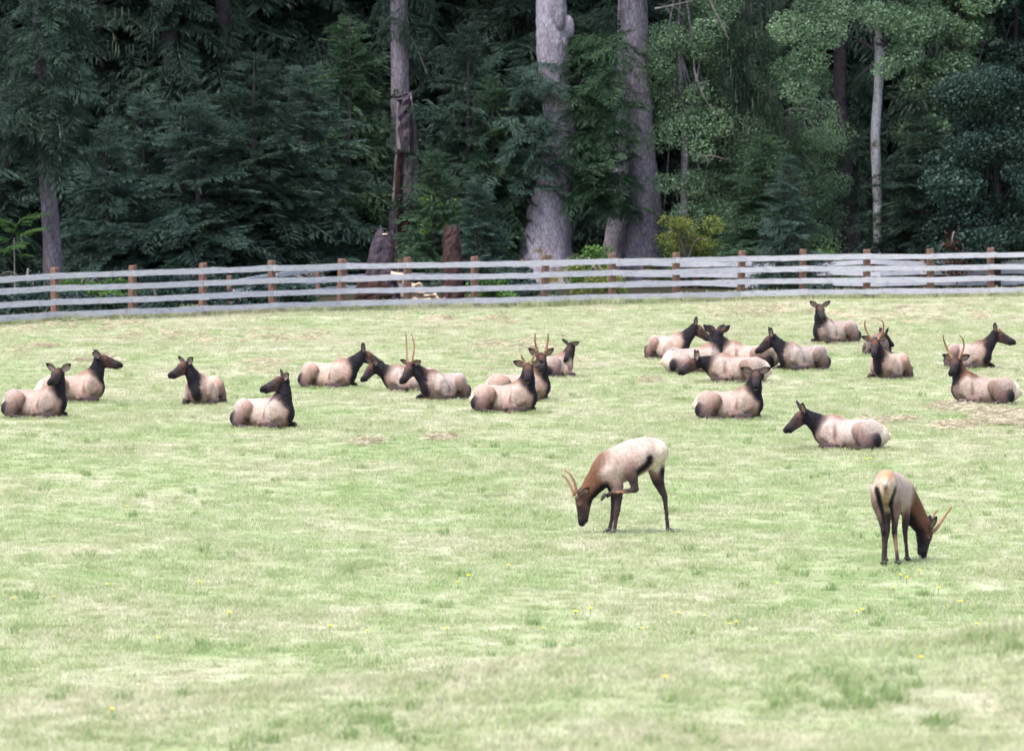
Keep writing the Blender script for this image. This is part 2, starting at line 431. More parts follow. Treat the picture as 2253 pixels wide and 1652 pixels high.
def chain(nodes, up=(0, 0, 1), k=0.05, n=3):
    """nodes: rows (x, y, z, side radius, height radius, colour)."""
    a = np.array([[*q[:5], *q[5]] for q in nodes], float)
    a = catmull(a, n) if len(a) > 2 else a
    a[:, 3:5] = np.maximum(a[:, 3:5], 0.012)
    return dict(a=a, up=np.array(up, float), k=k)

def sdf_mesh(chains, paints, vox=0.02):
    lo = np.min([(c['a'][:, :3] - c['a'][:, 3:5].max(1)[:, None]).min(0) for c in chains], 0) - 0.08
    hi = np.max([(c['a'][:, :3] + c['a'][:, 3:5].max(1)[:, None]).max(0) for c in chains], 0) + 0.08
    dim = np.ceil((hi - lo) / vox).astype(int) + 1
    F = np.full(dim, 0.5)
    ax = [lo[i] + np.arange(dim[i]) * vox for i in range(3)]
    for c in chains:
        a = c['a']; mm = a[:, 3:5].max() + 0.12
        cl = np.clip(np.floor((a[:, :3].min(0) - mm - lo) / vox).astype(int), 0, dim); chh = np.clip(np.ceil((a[:, :3].max(0) + mm - lo) / vox).astype(int) + 1, 0, dim)
        sub = tuple(slice(p, q) for p, q in zip(cl, chh)); Cf = np.full(tuple(chh - cl), 0.5)
        for i in range(len(a) - 1):
            m = max(a[i, 3:5].max(), a[i + 1, 3:5].max()) + 0.10
            l = np.clip(np.floor((np.minimum(a[i, :3], a[i + 1, :3]) - m - lo) / vox).astype(int), 0, dim)
            h = np.clip(np.ceil((np.maximum(a[i, :3], a[i + 1, :3]) + m - lo) / vox).astype(int) + 1, 0, dim)
            g = np.stack(np.meshgrid(ax[0][l[0]:h[0]], ax[1][l[1]:h[1]], ax[2][l[2]:h[2]], indexing='ij'), -1)
            d, _ = seg_dist(g.reshape(-1, 3), a[i, :3], a[i + 1, :3], a[i, 3:5], a[i + 1, 3:5], c['up'])
            sl = tuple(slice(p - o, q - o) for p, q, o in zip(l, h, cl))
            Cf[sl] = np.minimum(Cf[sl], d.reshape(g.shape[:3]))
        k = c['k']; Fs = F[sub]; hh = np.clip(k - np.abs(Fs - Cf), 0, None) / k
        F[sub] = np.minimum(Fs, Cf) - hh * hh * k * 0.25
    # surface nets
    S = F < 0
    nx, ny, nz = dim
    cells = np.zeros((nx - 1, ny - 1, nz - 1), int); accum = np.zeros((nx - 1, ny - 1, nz - 1, 3)); cnt = np.zeros((nx - 1, ny - 1, nz - 1))
    for axis in range(3):
        sa = [slice(None)] * 3; sb = [slice(None)] * 3; sa[axis] = slice(0, -1); sb[axis] = slice(1, None)
        A, B = F[tuple(sa)], F[tuple(sb)]
        cr = (A < 0) != (B < 0)
        idx = np.argwhere(cr); t = A[cr] / (A[cr] - B[cr])
        p = idx.astype(float); p[:, axis] += t
        o1, o2 = [x for x in range(3) if x != axis]
        for d1 in (0, -1):
            for d2 in (0, -1):
                q = idx.copy(); q[:, o1] += d1; q[:, o2] += d2
                ok = (q >= 0).all(1) & (q < np.array(cells.shape)).all(1)
                np.add.at(accum, tuple(q[ok].T), p[ok]); np.add.at(cnt, tuple(q[ok].T), 1)
    act = cnt > 0
    vid = -np.ones(cells.shape, int); vid[act] = np.arange(act.sum())
    V = lo + vox * accum[act] / cnt[act][:, None]
    Q = []
    for axis in range(3):
        sa = [slice(None)] * 3; sb = [slice(None)] * 3; sa[axis] = slice(0, -1); sb[axis] = slice(1, None)
        A, B = F[tuple(sa)], F[tuple(sb)]
        idx = np.argwhere((A < 0) != (B < 0)); neg = A[tuple(idx.T)] < 0
        o1, o2 = (axis + 1) % 3, (axis + 2) % 3
        ok = (idx[:, o1] > 0) & (idx[:, o2] > 0) & (idx[:, o1] < cells.shape[o1]) & (idx[:, o2] < cells.shape[o2])
        idx, neg = idx[ok], neg[ok]
        def cell(d1, d2):
            q = idx.copy(); q[:, o1] += d1; q[:, o2] += d2
            return vid[tuple(q.T)]
        q = np.stack([cell(-1, -1), cell(0, -1), cell(0, 0), cell(-1, 0)], -1)
        q[~neg] = q[~neg][:, ::-1]
        Q.append(q)
    Q = np.vstack(Q); Q = Q[(Q >= 0).all(1)]
    # light smoothing along edges
    E = np.vstack([Q[:, [0, 1]], Q[:, [1, 2]], Q[:, [2, 3]], Q[:, [3, 0]]])
    for lam in (0.5, -0.40):
        sm = np.zeros_like(V); ct = np.zeros(len(V))
        np.add.at(sm, E[:, 0], V[E[:, 1]]); np.add.at(ct, E[:, 0], 1)
        np.add.at(sm, E[:, 1], V[E[:, 0]]); np.add.at(ct, E[:, 1], 1)
        V = V + lam * (sm / np.maximum(ct, 1)[:, None] - V)
    # coat colours: blend of the nearest chains, then painted zones
    D, Cc = [], []
    for c in chains:
        a = c['a']; best = np.full(len(V), 9.0); colr = np.zeros((len(V), 3))
        for i in range(len(a) - 1):
            d, f = seg_dist(V, a[i, :3], a[i + 1, :3], a[i, 3:5], a[i + 1, 3:5], c['up'])
            w = d < best
            best[w] = d[w]; colr[w] = (a[i, 5:8] * (1 - f[:, None]) + a[i + 1, 5:8] * f[:, None])[w]
        D.append(best); Cc.append(colr)
    D = np.array(D); W = np.exp(-np.clip(D - D.min(0), 0, 1) / 0.016)
    col = (W[:, :, None] * np.array(Cc)).sum(0) / W.sum(0)[:, None]
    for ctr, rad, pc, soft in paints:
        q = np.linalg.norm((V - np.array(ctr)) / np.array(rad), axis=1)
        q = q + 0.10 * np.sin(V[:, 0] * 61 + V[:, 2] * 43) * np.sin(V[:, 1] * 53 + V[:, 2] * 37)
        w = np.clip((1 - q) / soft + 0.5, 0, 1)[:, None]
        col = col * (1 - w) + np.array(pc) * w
    # ragged coat: fine bumps, shaggier on the dark mane
    ctr = V.mean(0); nrm = np.zeros_like(V); A_, B_, C_, D_ = (V[Q[:, i]] for i in range(4)); fn = np.cross(C_ - A_, D_ - B_)
    for i in range(4): np.add.at(nrm, Q[:, i], fn)
    nrm /= np.linalg.norm(nrm, axis=1)[:, None] + 1e-12
    lum = col.sum(1); amp = 0.003 + 0.010 * np.clip(1 - lum / 0.12, 0, 1) * (V[:, 2] > 0.25)
    w = np.sin(V[:, 0] * 83 + 5 * np.sin(V[:, 2] * 31)) * np.sin(V[:, 1] * 91 + 4 * np.sin(V[:, 2] * 27 + V[:, 0] * 9))
    V = V + nrm * (amp * w)[:, None]
    return V, Q, np.clip(col, 0.004, 0.9)

def leaf_ear(base, tip, side, wid=0.05):
    """A cupped pointed ear with thickness: dark outside, pale inside with a dark rim. side = opening direction."""
    base, tip, side = (np.array(v, float) for v in (base, tip, side))
    ax = tip - base; L = np.linalg.norm(ax); ax /= L
    side = side - (side @ ax) * ax; side /= np.linalg.norm(side) + 1e-9
    w = np.cross(ax, side)
    prof = [(0.0, 0.42), (0.15, 0.68), (0.4, 1.0), (0.65, 0.88), (0.85, 0.5), (1.0, 0.04)]
    V, colr = [], []
    cols = 7
    for layer, (off, cup) in enumerate(((0.012, 0.5), (-0.004, 0.62))):
        for t, pw in prof:
            for j in range(cols):
                s = (j / (cols - 1)) * 2 - 1
                q = base + ax * L * t + w * wid * pw * s + side * (off - wid * cup * pw * (1 - s * s) + 0.0)
                V.append(q)
                if layer == 0: colr.append(PALE if abs(s) < 0.7 and t < 0.82 else DARK)
                else: colr.append(BROWN if t < 0.55 else DARK)
    V = np.array(V); F = []
    nr = len(prof)
    for layer in range(2):
        o = layer * nr * cols
        for i in range(nr - 1):
            for j in range(cols - 1):
                q = [o + i * cols + j, o + i * cols + j + 1, o + (i + 1) * cols + j + 1, o + (i + 1) * cols + j]
                F.append(q if layer == 0 else q[::-1])
    n = nr * cols
    for i in range(nr - 1):
        F.append([i * cols, (i + 1) * cols, n + (i + 1) * cols, n + i * cols])
        F.append([(i + 1) * cols - 1 + 0, n + (i + 1) * cols - 1, n + (i + 2) * cols - 1, (i + 2) * cols - 1])
    return V, np.array(F), np.array(colr)

def unit_ball(n=10, m=7):
    V = [(0, 0, 1)]
    for i in range(1, m):
        p = math.pi * i / m
        for j in range(n):
            a = 2 * math.pi * j / n; V.append((math.sin(p) * math.cos(a), math.sin(p) * math.sin(a), math.cos(p)))
    V.append((0, 0, -1)); F = []
    for j in range(n): F.append((0, 1 + j, 1 + (j + 1) % n))
    for i in range(m - 2):
        for j in range(n):
            a, b = 1 + i * n + j, 1 + i * n + (j + 1) % n
            F += [(a, a + n, b + n), (a, b + n, b)]
    k = len(V) - 1
    for j in range(n): F.append((k, 1 + (m - 2) * n + (j + 1) % n, 1 + (m - 2) * n + j))
    return np.array(V, float), np.array(F)
BALL = unit_ball()

def dirv(yaw, elev):
    y, e = R(yaw), R(elev)
    return np.array([math.cos(y) * math.cos(e), math.sin(y) * math.cos(e), math.sin(e)])

def head_parts(chains, paints, extras, P, f, up, bull=None, sc=1.0, ears=((0.85, 0.5, -0.2), (0.85, 0.5, -0.2)), rufous=False):
    """Adds a head at poll P looking along f; extras collects (name, kind, data) for the child meshes."""
    f = f / np.linalg.norm(f); u = up - (up @ f) * f; u /= np.linalg.norm(u); s = np.cross(u, f)      # s: the animal's left
    L = 0.47 * sc
    q = lambda a, b, c=0.0: P + f * a * L + u * b * sc + s * c * sc
    def nd(a, b, rs, rv, col): return (*q(a, b), rs * sc, rv * sc, col)
    chains.append(chain([nd(-0.06, -0.005, 0.072, 0.085, BROWN), nd(0.12, 0.0, 0.082, 0.092, FORE), nd(0.30, -0.008, 0.082, 0.097, FORE),
                         nd(0.50, -0.024, 0.070, 0.086, FACE), nd(0.70, -0.042, 0.061, 0.076, FACE), nd(0.86, -0.054, 0.060, 0.071, DARK), nd(0.95, -0.058, 0.054, 0.062, BLACK)], up=u, k=0.03))
    chains.append(chain([nd(0.10, -0.080, 0.058, 0.066, BROWN), nd(0.30, -0.098, 0.054, 0.060, BROWN), nd(0.58, -0.108, 0.042, 0.042, BROWN), nd(0.84, -0.116, 0.036, 0.028, DARK)], up=u, k=0.04))
    for sg in (1, -1):   # brow ridges
        chains.append(chain([nd(0.20, 0.055, 0.03, 0.03, FORE)[:5] + (FORE,), (*q(0.34, 0.040, sg * 0.062), 0.026 * sc, 0.026 * sc, FACE)], up=u, k=0.05))
    paints.append((q(0.97, -0.125), (0.045 * sc, 0.05 * sc, 0.03 * sc), (0.40, 0.33, 0.27), 0.6))     # pale chin
    paints.append((q(1.03, -0.045), (0.04 * sc,) * 3, BLACK, 0.5))
    for sg, e in zip((1, -1), ears):
        b = q(0.03, 0.045, sg * 0.068)
        d = s * sg * e[0] + u * e[1] + f * e[2]; d /= np.linalg.norm(d)
        extras.append(('ear', leaf_ear(b - d * 0.02, b + d * 0.24 * sc, f * 0.9 + s * sg * 0.25 + u * 0.1, 0.072 * sc)))
        extras.append(('eye', (q(0.335, 0.022, sg * 0.083), 0.021 * sc)))
        if bull:
            base = q(0.12, 0.075, sg * 0.045)
            def pt(a, b2, c): return base + s * sg * a * sc + u * b2 * sc + f * c * sc
            if bull == 'long': pts = [pt(0, -0.03, 0), pt(0.035, 0.10, -0.08), pt(0.06, 0.24, -0.21), pt(0.055, 0.38, -0.30), pt(0.03, 0.52, -0.36)]; r = [0.034, 0.027, 0.021, 0.017, 0.009]
            elif bull == 'lyre': pts = [pt(0, -0.03, 0), pt(0.08, 0.10, -0.03), pt(0.145, 0.26, -0.06), pt(0.155, 0.42, -0.03), pt(0.125, 0.56, 0.04)]; r = [0.036, 0.030, 0.024, 0.018, 0.010]
            elif bull == 'short': pts = [pt(0, -0.03, 0), pt(0.03, 0.08, -0.01), pt(0.065, 0.16, -0.01), pt(0.085, 0.22, 0.0)]; r = [0.040, 0.034, 0.026, 0.016]
            elif bull == 'bud': pts = [pt(0, -0.03, 0), pt(0.012, 0.03, 0), pt(0.018, 0.075, 0)]; r = [0.034, 0.03, 0.015]
            elif bull == 'fork': pts = [pt(0, -0.03, 0), pt(0.05, 0.12, -0.02), pt(0.08, 0.27, -0.04), pt(0.085, 0.42, 0.0), pt(0.085, 0.52, 0.04)]; r = [0.038, 0.034, 0.026, 0.018, 0.009]
            else: pts, r = bull[0 if sg == 1 else 1]
            a = catmull(np.hstack([np.array(pts), np.array(r)[:, None] * 0.85]), 5)
            VF = tube(a[:, :3], a[:, 3], 9, True, 0.06, 3)
            if bull == 'fork':
                a2 = catmull(np.array([[*pt(0.052, 0.10, -0.01), 0.022], [*pt(0.06, 0.13, 0.08), 0.016], [*pt(0.055, 0.19, 0.15), 0.008]]), 4)
                VF = joinVF([VF, tube(a2[:, :3], a2[:, 3], 8, True, 0.04, 5)])
            extras.append(('antler', VF))
            chains.append(chain([(*q(0.12, 0.05, sg * 0.040), 0.035 * sc, 0.035 * sc, BROWN), (*q(0.12, 0.085, sg * 0.046), 0.034 * sc, 0.034 * sc, BROWN)], up=u, k=0.03))

def finish_elk(loc, rz, chains, paints, extras, label, vox=0.02, scale=1.0):
    root = empty('elk', loc, label, 'elk', 'elk herd resting and grazing on the pasture', rz)
    root.scale = (scale,) * 3
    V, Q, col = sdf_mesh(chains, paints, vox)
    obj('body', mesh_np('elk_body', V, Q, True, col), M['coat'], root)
    for name, d in extras:
        if name == 'ear': obj('ear', mesh_np('elk_ear', d[0], d[1], True, d[2]), M['coat'], root)
        elif name == 'eye': obj('eye', mesh_np('elk_eye', d[0] + BALL[0] * d[1], BALL[1], True), M['eye'], root)
        elif name == 'antler': obj('antler', mesh_np('elk_antler', d[0], d[1], True), M['antler'], root)
        elif name == 'hoof': obj('hoof', mesh_np('elk_hoof', d[0], d[1], True), M['hoof'], root)
        elif name == 'tail': obj('tail', mesh_np('elk_tail', d[0], d[1], True, np.tile(np.array(CREAM) * 0.9, (len(d[0]), 1))), M['coat'], root)
    return root

def hoof_mesh(p, d, sc=1.0):
    """Cloven hoof at p pointing along horizontal d: two wedge toes."""
    d = np.array([d[0], d[1], 0.0]); d /= np.linalg.norm(d) + 1e-9; s = np.array([-d[1], d[0], 0]); parts = []
    for sg in (1, -1):
        c = np.array(p) + s * sg * 0.019 * sc
        a = np.array([[*(c - d * 0.035 * sc + [0, 0, 0.055 * sc]), 0.020], [*(c + d * 0.0 + [0, 0, 0.045 * sc]), 0.025], [*(c + d * 0.045 * sc + [0, 0, 0.022 * sc]), 0.020], [*(c + d * 0.075 * sc + [0, 0, 0.010]), 0.007]])
        a = catmull(a, 2); parts.append(tube(a[:, :3], a[:, 3] * sc, 8))
    return joinVF(parts)

def lying_elk(px, py, heading, neck, head, label, bull=None, scale=1.0, ears=((0.85, 0.5, -0.2), (0.85, 0.5, -0.2)), near='L', leg_out=False, neck_len=0.54, rufous=False, fat=1.0, seed=0, shade=1.0):
    g = field_at(px, py)
    rel = lambda yaw: yaw - heading
    r_ = np.random.default_rng(seed + 11)
    j = lambda a: a * (1 + r_.uniform(-0.04, 0.04))
    ch, pa, ex = [], [], []
    X = 0.80
    tone = r_.uniform(0.82, 1.08) * shade; warm = r_.uniform(-0.05, 0.05)
    def lc(nodes, **kw): return chain([(q[0] * X, *q[1:]) for q in nodes], **kw)
    slim = r_.uniform(0.88, 1.02); sag = r_.uniform(-0.02, 0.02); roll = r_.uniform(-0.03, 0.03)
    b = [(-0.80, 0, 0.28, 0.13, 0.165, TAN), (-0.66, roll, 0.31, j(0.21), j(0.245), TAN), (-0.40, roll, 0.30, j(0.27) * slim, j(0.275), TAN), (-0.04, 0, 0.275 + sag, j(0.315) * fat * slim, j(0.285), TAN),
         (0.24, 0, 0.30, j(0.285) * fat * slim, j(0.29), TAN), (0.44, 0, 0.35, 0.235, 0.31, TAN), (0.66, 0, 0.31, 0.175, 0.225, TAN2)]
    ch.append(lc(b, k=0.03))
    for sg in (1, -1):
        up = 0.05 if (sg == 1) == (near == 'L') else -0.08
        ch.append(lc([(-0.66, sg * 0.12, 0.38 + up * 0.6, 0.14, 0.17, TAN), (-0.46, sg * 0.22, 0.37 + up, 0.15, 0.19, TAN), (-0.26, sg * 0.31, 0.37 + up, 0.10, 0.135, TAN2)], k=0.035))
        ch.append(lc([(-0.22, sg * 0.325, 0.40 + up, 0.085, 0.10, TAN2), (-0.36, sg * 0.355, 0.24 + up * 0.5, 0.085, 0.125, HIND), (-0.56, sg * 0.36, 0.11, 0.055, 0.075, LEG)], k=0.05))
        ch.append(lc([(-0.70, sg * 0.28, 0.22, 0.10, 0.14, LEG), (-0.46, sg * 0.31, 0.20, 0.12, 0.15, HIND)], k=0.07))
        ch.append(lc([(-0.60, sg * 0.39, 0.11, 0.045, 0.05, LEG), (-0.34, sg * 0.44, 0.075, 0.034, 0.038, LEG), (-0.10, sg * 0.44, 0.06, 0.034, 0.032, DARK)], k=0.02))
        ch.append(lc([(0.46, sg * 0.16, 0.42, 0.11, 0.18, TAN), (0.38, sg * 0.245, 0.28, 0.09, 0.14, TAN), (0.22, sg * 0.28, 0.14, 0.065, 0.085, TAN2)], k=0.06))
        ch.append(lc([(0.16, sg * 0.32, 0.15, 0.062, 0.075, HIND), (0.34, sg * 0.335, 0.12, 0.058, 0.066, LEG), (0.66, sg * 0.27, 0.10, 0.048, 0.052, LEG)], k=0.03))
        ch.append(lc([(0.66, sg * 0.27, 0.09, 0.042, 0.044, LEG), (0.46, sg * 0.36, 0.055, 0.034, 0.034, LEG), (0.28, sg * 0.39, 0.05, 0.038, 0.034, DARK)], k=0.02))
        ex.append(('hoof', hoof_mesh((-0.05, sg * 0.44, 0.02), (1, 0, 0), 0.95)))
        pa.append(((-0.60, sg * 0.345, 0.17), (0.115, 0.12, 0.16), DARK, 0.8))
        pa.append(((-0.15, sg * 0.40, 0.08), (0.11, 0.12, 0.09), (0.05, 0.033, 0.033), 0.9))
        pa.append(((-0.20, sg * 0.30, 0.24), (0.036, 0.12, 0.18), (0.055, 0.032, 0.027), 1.2))  # painted shading in the gap between haunch and barrel
        ch.append(lc([(-0.58, sg * 0.13, 0.53 + up * 0.6, 0.05, 0.05, TAN), (-0.50, sg * 0.17, 0.50 + up * 0.6, 0.05, 0.06, TAN)], k=0.06))       # hip bone
        ch.append(lc([(0.40, sg * 0.10, 0.61, 0.05, 0.05, TAN), (0.46, sg * 0.19, 0.44, 0.06, 0.09, TAN), (0.58, sg * 0.20, 0.27, 0.06, 0.08, TAN2)], k=0.05))   # shoulder blade to point of shoulder
        pa.append(((0.24, sg * 0.33, 0.30), (0.035, 0.10, 0.17), (0.17, 0.10, 0.08), 1.3))      # shading of the crease behind the shoulder, painted into the coat
        pa.append(((0.02, sg * 0.34, 0.10), (0.34, 0.16, 0.07), TAN2, 1.0))                      # brown belly edge, lower-flank shading painted into the coat
    for sg in (1, -1):      # dark folded lower legs
        for t in np.linspace(0, 1, 6):
            pa.append(((-0.50 + 0.44 * t, sg * (0.40 + 0.05 * t), 0.095 - 0.03 * t), (0.07, 0.075, 0.062), LEG, 0.6))
            pa.append(((0.20 + 0.36 * t, sg * (0.35 - 0.06 * t), 0.10), (0.065, 0.075, 0.062), LEG, 0.6))
    ch.append(lc([(-0.60, 0, 0.550, 0.04, 0.03, TAN), (-0.2, 0, 0.555 + sag, 0.035, 0.03, TAN), (0.15, 0, 0.59 + sag, 0.035, 0.035, TAN), (0.40, 0, 0.655, 0.05, 0.045, TAN2)], k=0.08))    # spine
    if leg_out:
        ch.append(chain([(-0.30, 0.34, 0.30, 0.08, 0.09, HIND), (-0.1, 0.48, 0.16, 0.06, 0.07, LEG), (0.06, 0.60, 0.06, 0.036, 0.04, DARK), (0.20, 0.68, 0.03, 0.03, 0.03, DARK)], k=0.04))
    # neck
    N = dirv(rel(neck[0]), neck[1]); n0 = np.array([0.36, 0, 0.39]); fw = np.array([1.0, 0, 0.15])
    P = np.array([0.42, 0, 0.44]) + N * neck_len
    top = RUFOUS if rufous else DARK
    n1 = n0 * 0.55 + P * 0.45 + fw * 0.055; n2 = n0 * 0.25 + P * 0.75 + fw * 0.03
    ncol = tuple(0.5 * np.array(DARK) + 0.5 * np.array(BROWN)) if not rufous else tuple(0.6 * np.array(RUFOUS) + 0.4 * np.array(DARK))
    ch.append(chain([(*n0, 0.17, 0.23, TAN2), (*n1, 0.138, 0.18, DARK if not rufous else ncol), (*n2, 0.106, 0.135, DARK if not rufous else ncol), (*P, 0.082, 0.105, BROWN)], up=(-0.6 * N[2] + 0.02, 0, 1 - abs(N[2]) * 0.4), k=0.10))
    # dark mane: throat down to the brisket
    th = np.array([0.56, 0, 0.28]); dn = P - n0; dn /= np.linalg.norm(dn)
    for t in np.linspace(0, 1, 6):
        c = th * (1 - t) + (P - dn * 0.06) * t + np.array([0.05, 0, 0.0]) * (1 - t)
        pa.append((c, (0.165, 0.155 if t > 0.25 else 0.12, 0.17), DARK, 0.4))
    if rufous:
        for t in (0.15, 0.45, 0.75): pa.append((n0 * (1 - t) + P * t + np.array([-0.13, 0, 0.13]), (0.12, 0.14, 0.12), RUFOUS, 1.0))
    pa.append(((0.26, 0, 0.66), (0.20, 0.14, 0.07), RUFOUS if rufous else (0.20, 0.11, 0.075), 1.3))        # withers
    pa.append(((-0.70, 0, 0.33), (0.17, 0.24, 0.30), CREAM, 0.35))       # rump patch
    pa.append(((-0.50, 0, 0.57), (0.06, 0.05, 0.04), BROWN, 0.9))        # dark spot above the rump
    f = dirv(rel(head[0]), head[1])
    head_parts(ch, pa, ex, P, f, np.array([0, 0, 1.0]), bull, 1.07, ears)
    tl = catmull(np.array([[-0.74, 0, 0.36, 0.022], [-0.785, 0, 0.30, 0.028], [-0.785, 0, 0.21, 0.014]]), 4)
    ex.append(('tail', tube(tl[:, :3], tl[:, 3], 8)))
    for c in ch: c['a'][:, 5:8] *= np.array([1 + warm, 1, 1 - warm]) * tone
    return finish_elk((g.x, g.y, g.z - 0.02), R(heading), ch, pa, ex, label, 0.0225, scale)

# (px, py) = where the body rests; heading, neck, head yaw: 0 right, 90 away, 180 left, 270 towards the camera
E_UP = ((0.85, 0.55, -0.15), (0.85, 0.55, -0.15)); E_BACK = ((0.45, 0.75, -0.45), (0.45, 0.75, -0.45)); E_SIDE = ((0.95, 0.35, -0.1), (0.95, 0.35, -0.1))
HERD = [
 dict(px=80, py=921, heading=332, neck=(335, 76), head=(247, -18), label='leftmost lying cow elk, head turned to the camera', ears=E_UP, near='R'),
 dict(px=158, py=885, heading=6, neck=(0, 72), head=(355, -10), label='lying cow elk in right profile behind the leftmost cow', ears=((0.5, 0.4, -0.75), (0.75, 0.3, -0.6)), near='R'),
 dict(px=446, py=889, heading=262, neck=(212, 58), head=(216, -20), label='lying cow elk facing the camera, alone left of centre, ears up', ears=E_UP),
 dict(px=584, py=944, heading=322, neck=(330, 84), head=(200, -14), label='lying cow elk, body right, head turned back to the left', ears=((0.85, 0.4, -0.2), (0.7, 0.65, -0.3)), near='R'),
 dict(px=725, py=853, heading=325, neck=(0, 40), head=(357, -20), label='lying cow elk in right profile, body sloping left, near the field centre', ears=E_BACK, near='R'),
 dict(px=905, py=862, heading=190, neck=(184, 24), head=(212, -38), label='small lying elk looking down left, half behind a spike bull', ears=E_UP, scale=0.9, near='L'),
 dict(px=972, py=882, heading=238, neck=(193, 42), head=(226, -38), label='lying spike bull with two tall straight antlers, head bowed left', bull='long', ears=E_SIDE, rufous=True),
 dict(px=1112, py=907, heading=338, neck=(330, 80), head=(268, -24), label='lying young bull with short velvet antlers facing the camera', bull='short', ears=E_SIDE, near='R'),
 dict(px=1142, py=883, heading=342, neck=(345, 82), head=(272, -26), label='bull with tall forked antlers lying just behind the short-antlered bull', bull='fork', ears=((0.8, 0.6, -0.2), (0.8, 0.6, -0.2)), near='R', rufous=True),
 dict(px=1218, py=831, heading=48, neck=(330, 62), head=(236, -46), label='lying elk curling its head back to groom, ears splayed', ears=((0.9, 0.4, -0.1), (0.35, 0.95, 0.0)), scale=0.86, near='R', neck_len=0.50),
 dict(px=1474, py=790, heading=302, neck=(0, 46), head=(355, -30), label='lying cow elk looking down right, leftmost of the right-hand group', ears=E_BACK, near='R'),
 dict(px=1527, py=822, heading=12, neck=(40, 66), head=(82, -12), label='lying cow elk with pale rump at left, head facing away, between others', ears=((0.8, 0.65, -0.1), (0.8, 0.65, -0.1))),
 dict(px=1646, py=814, heading=170, neck=(172, 48), head=(98, -14), label='lying elk with long back and rump at right, behind the nearer sleeper', ears=((0.75, 0.7, -0.1), (0.75, 0.7, -0.1)), neck_len=0.58),
 dict(px=1622, py=843, heading=170, neck=(182, 8), head=(190, -26), label='lying cow elk with its head lowered to the grass at left', ears=E_BACK, neck_len=0.5),
 dict(px=1764, py=815, heading=222, neck=(182, 43), head=(186, -35), label='lying cow elk in left profile with one tall dark ear', ears=E_BACK),
 dict(px=1836, py=756, heading=220, neck=(225, 76), head=(285, -28), label='farthest lying cow elk, near the fence, facing the camera', ears=E_UP),
 dict(px=1930, py=783, heading=268, neck=(60, 24), head=(40, -30), label='dark elk mostly hidden behind the lyre-antlered bull', ears=E_BACK, scale=0.82, fat=0.8, neck_len=0.42, shade=0.45),
 dict(px=1955, py=834, heading=246, neck=(228, 62), head=(262, -34), label='lying bull facing the camera with wide lyre-shaped antlers', bull='lyre', ears=E_SIDE, leg_out=False, rufous=True),
 dict(px=2166, py=890, heading=173, neck=(178, 72), head=(248, -26), label='rightmost lying bull with tall pale antlers, pale rump at right', bull='lyre', ears=E_SIDE, rufous=True),
 dict(px=2136, py=812, heading=302, neck=(0, 52), head=(352, -18), label='lying elk with antler buds looking right at the far right', bull='bud', ears=E_BACK, near='R', rufous=True),
 dict(px=1870, py=991, heading=168, neck=(184, 30), head=(192, -34), label='large lying cow elk in front at right, head low to the left', ears=((0.6, 0.75, -0.25), (0.35, 0.9, -0.2)), scale=0.97),
 dict(px=1606, py=921, heading=341, neck=(325, 74), head=(268, -24), label='lying cow elk with wide spread ears staring at the camera', ears=E_SIDE, near='R'),
]
for i, e in enumerate(HERD): lying_elk(seed=i, **e)

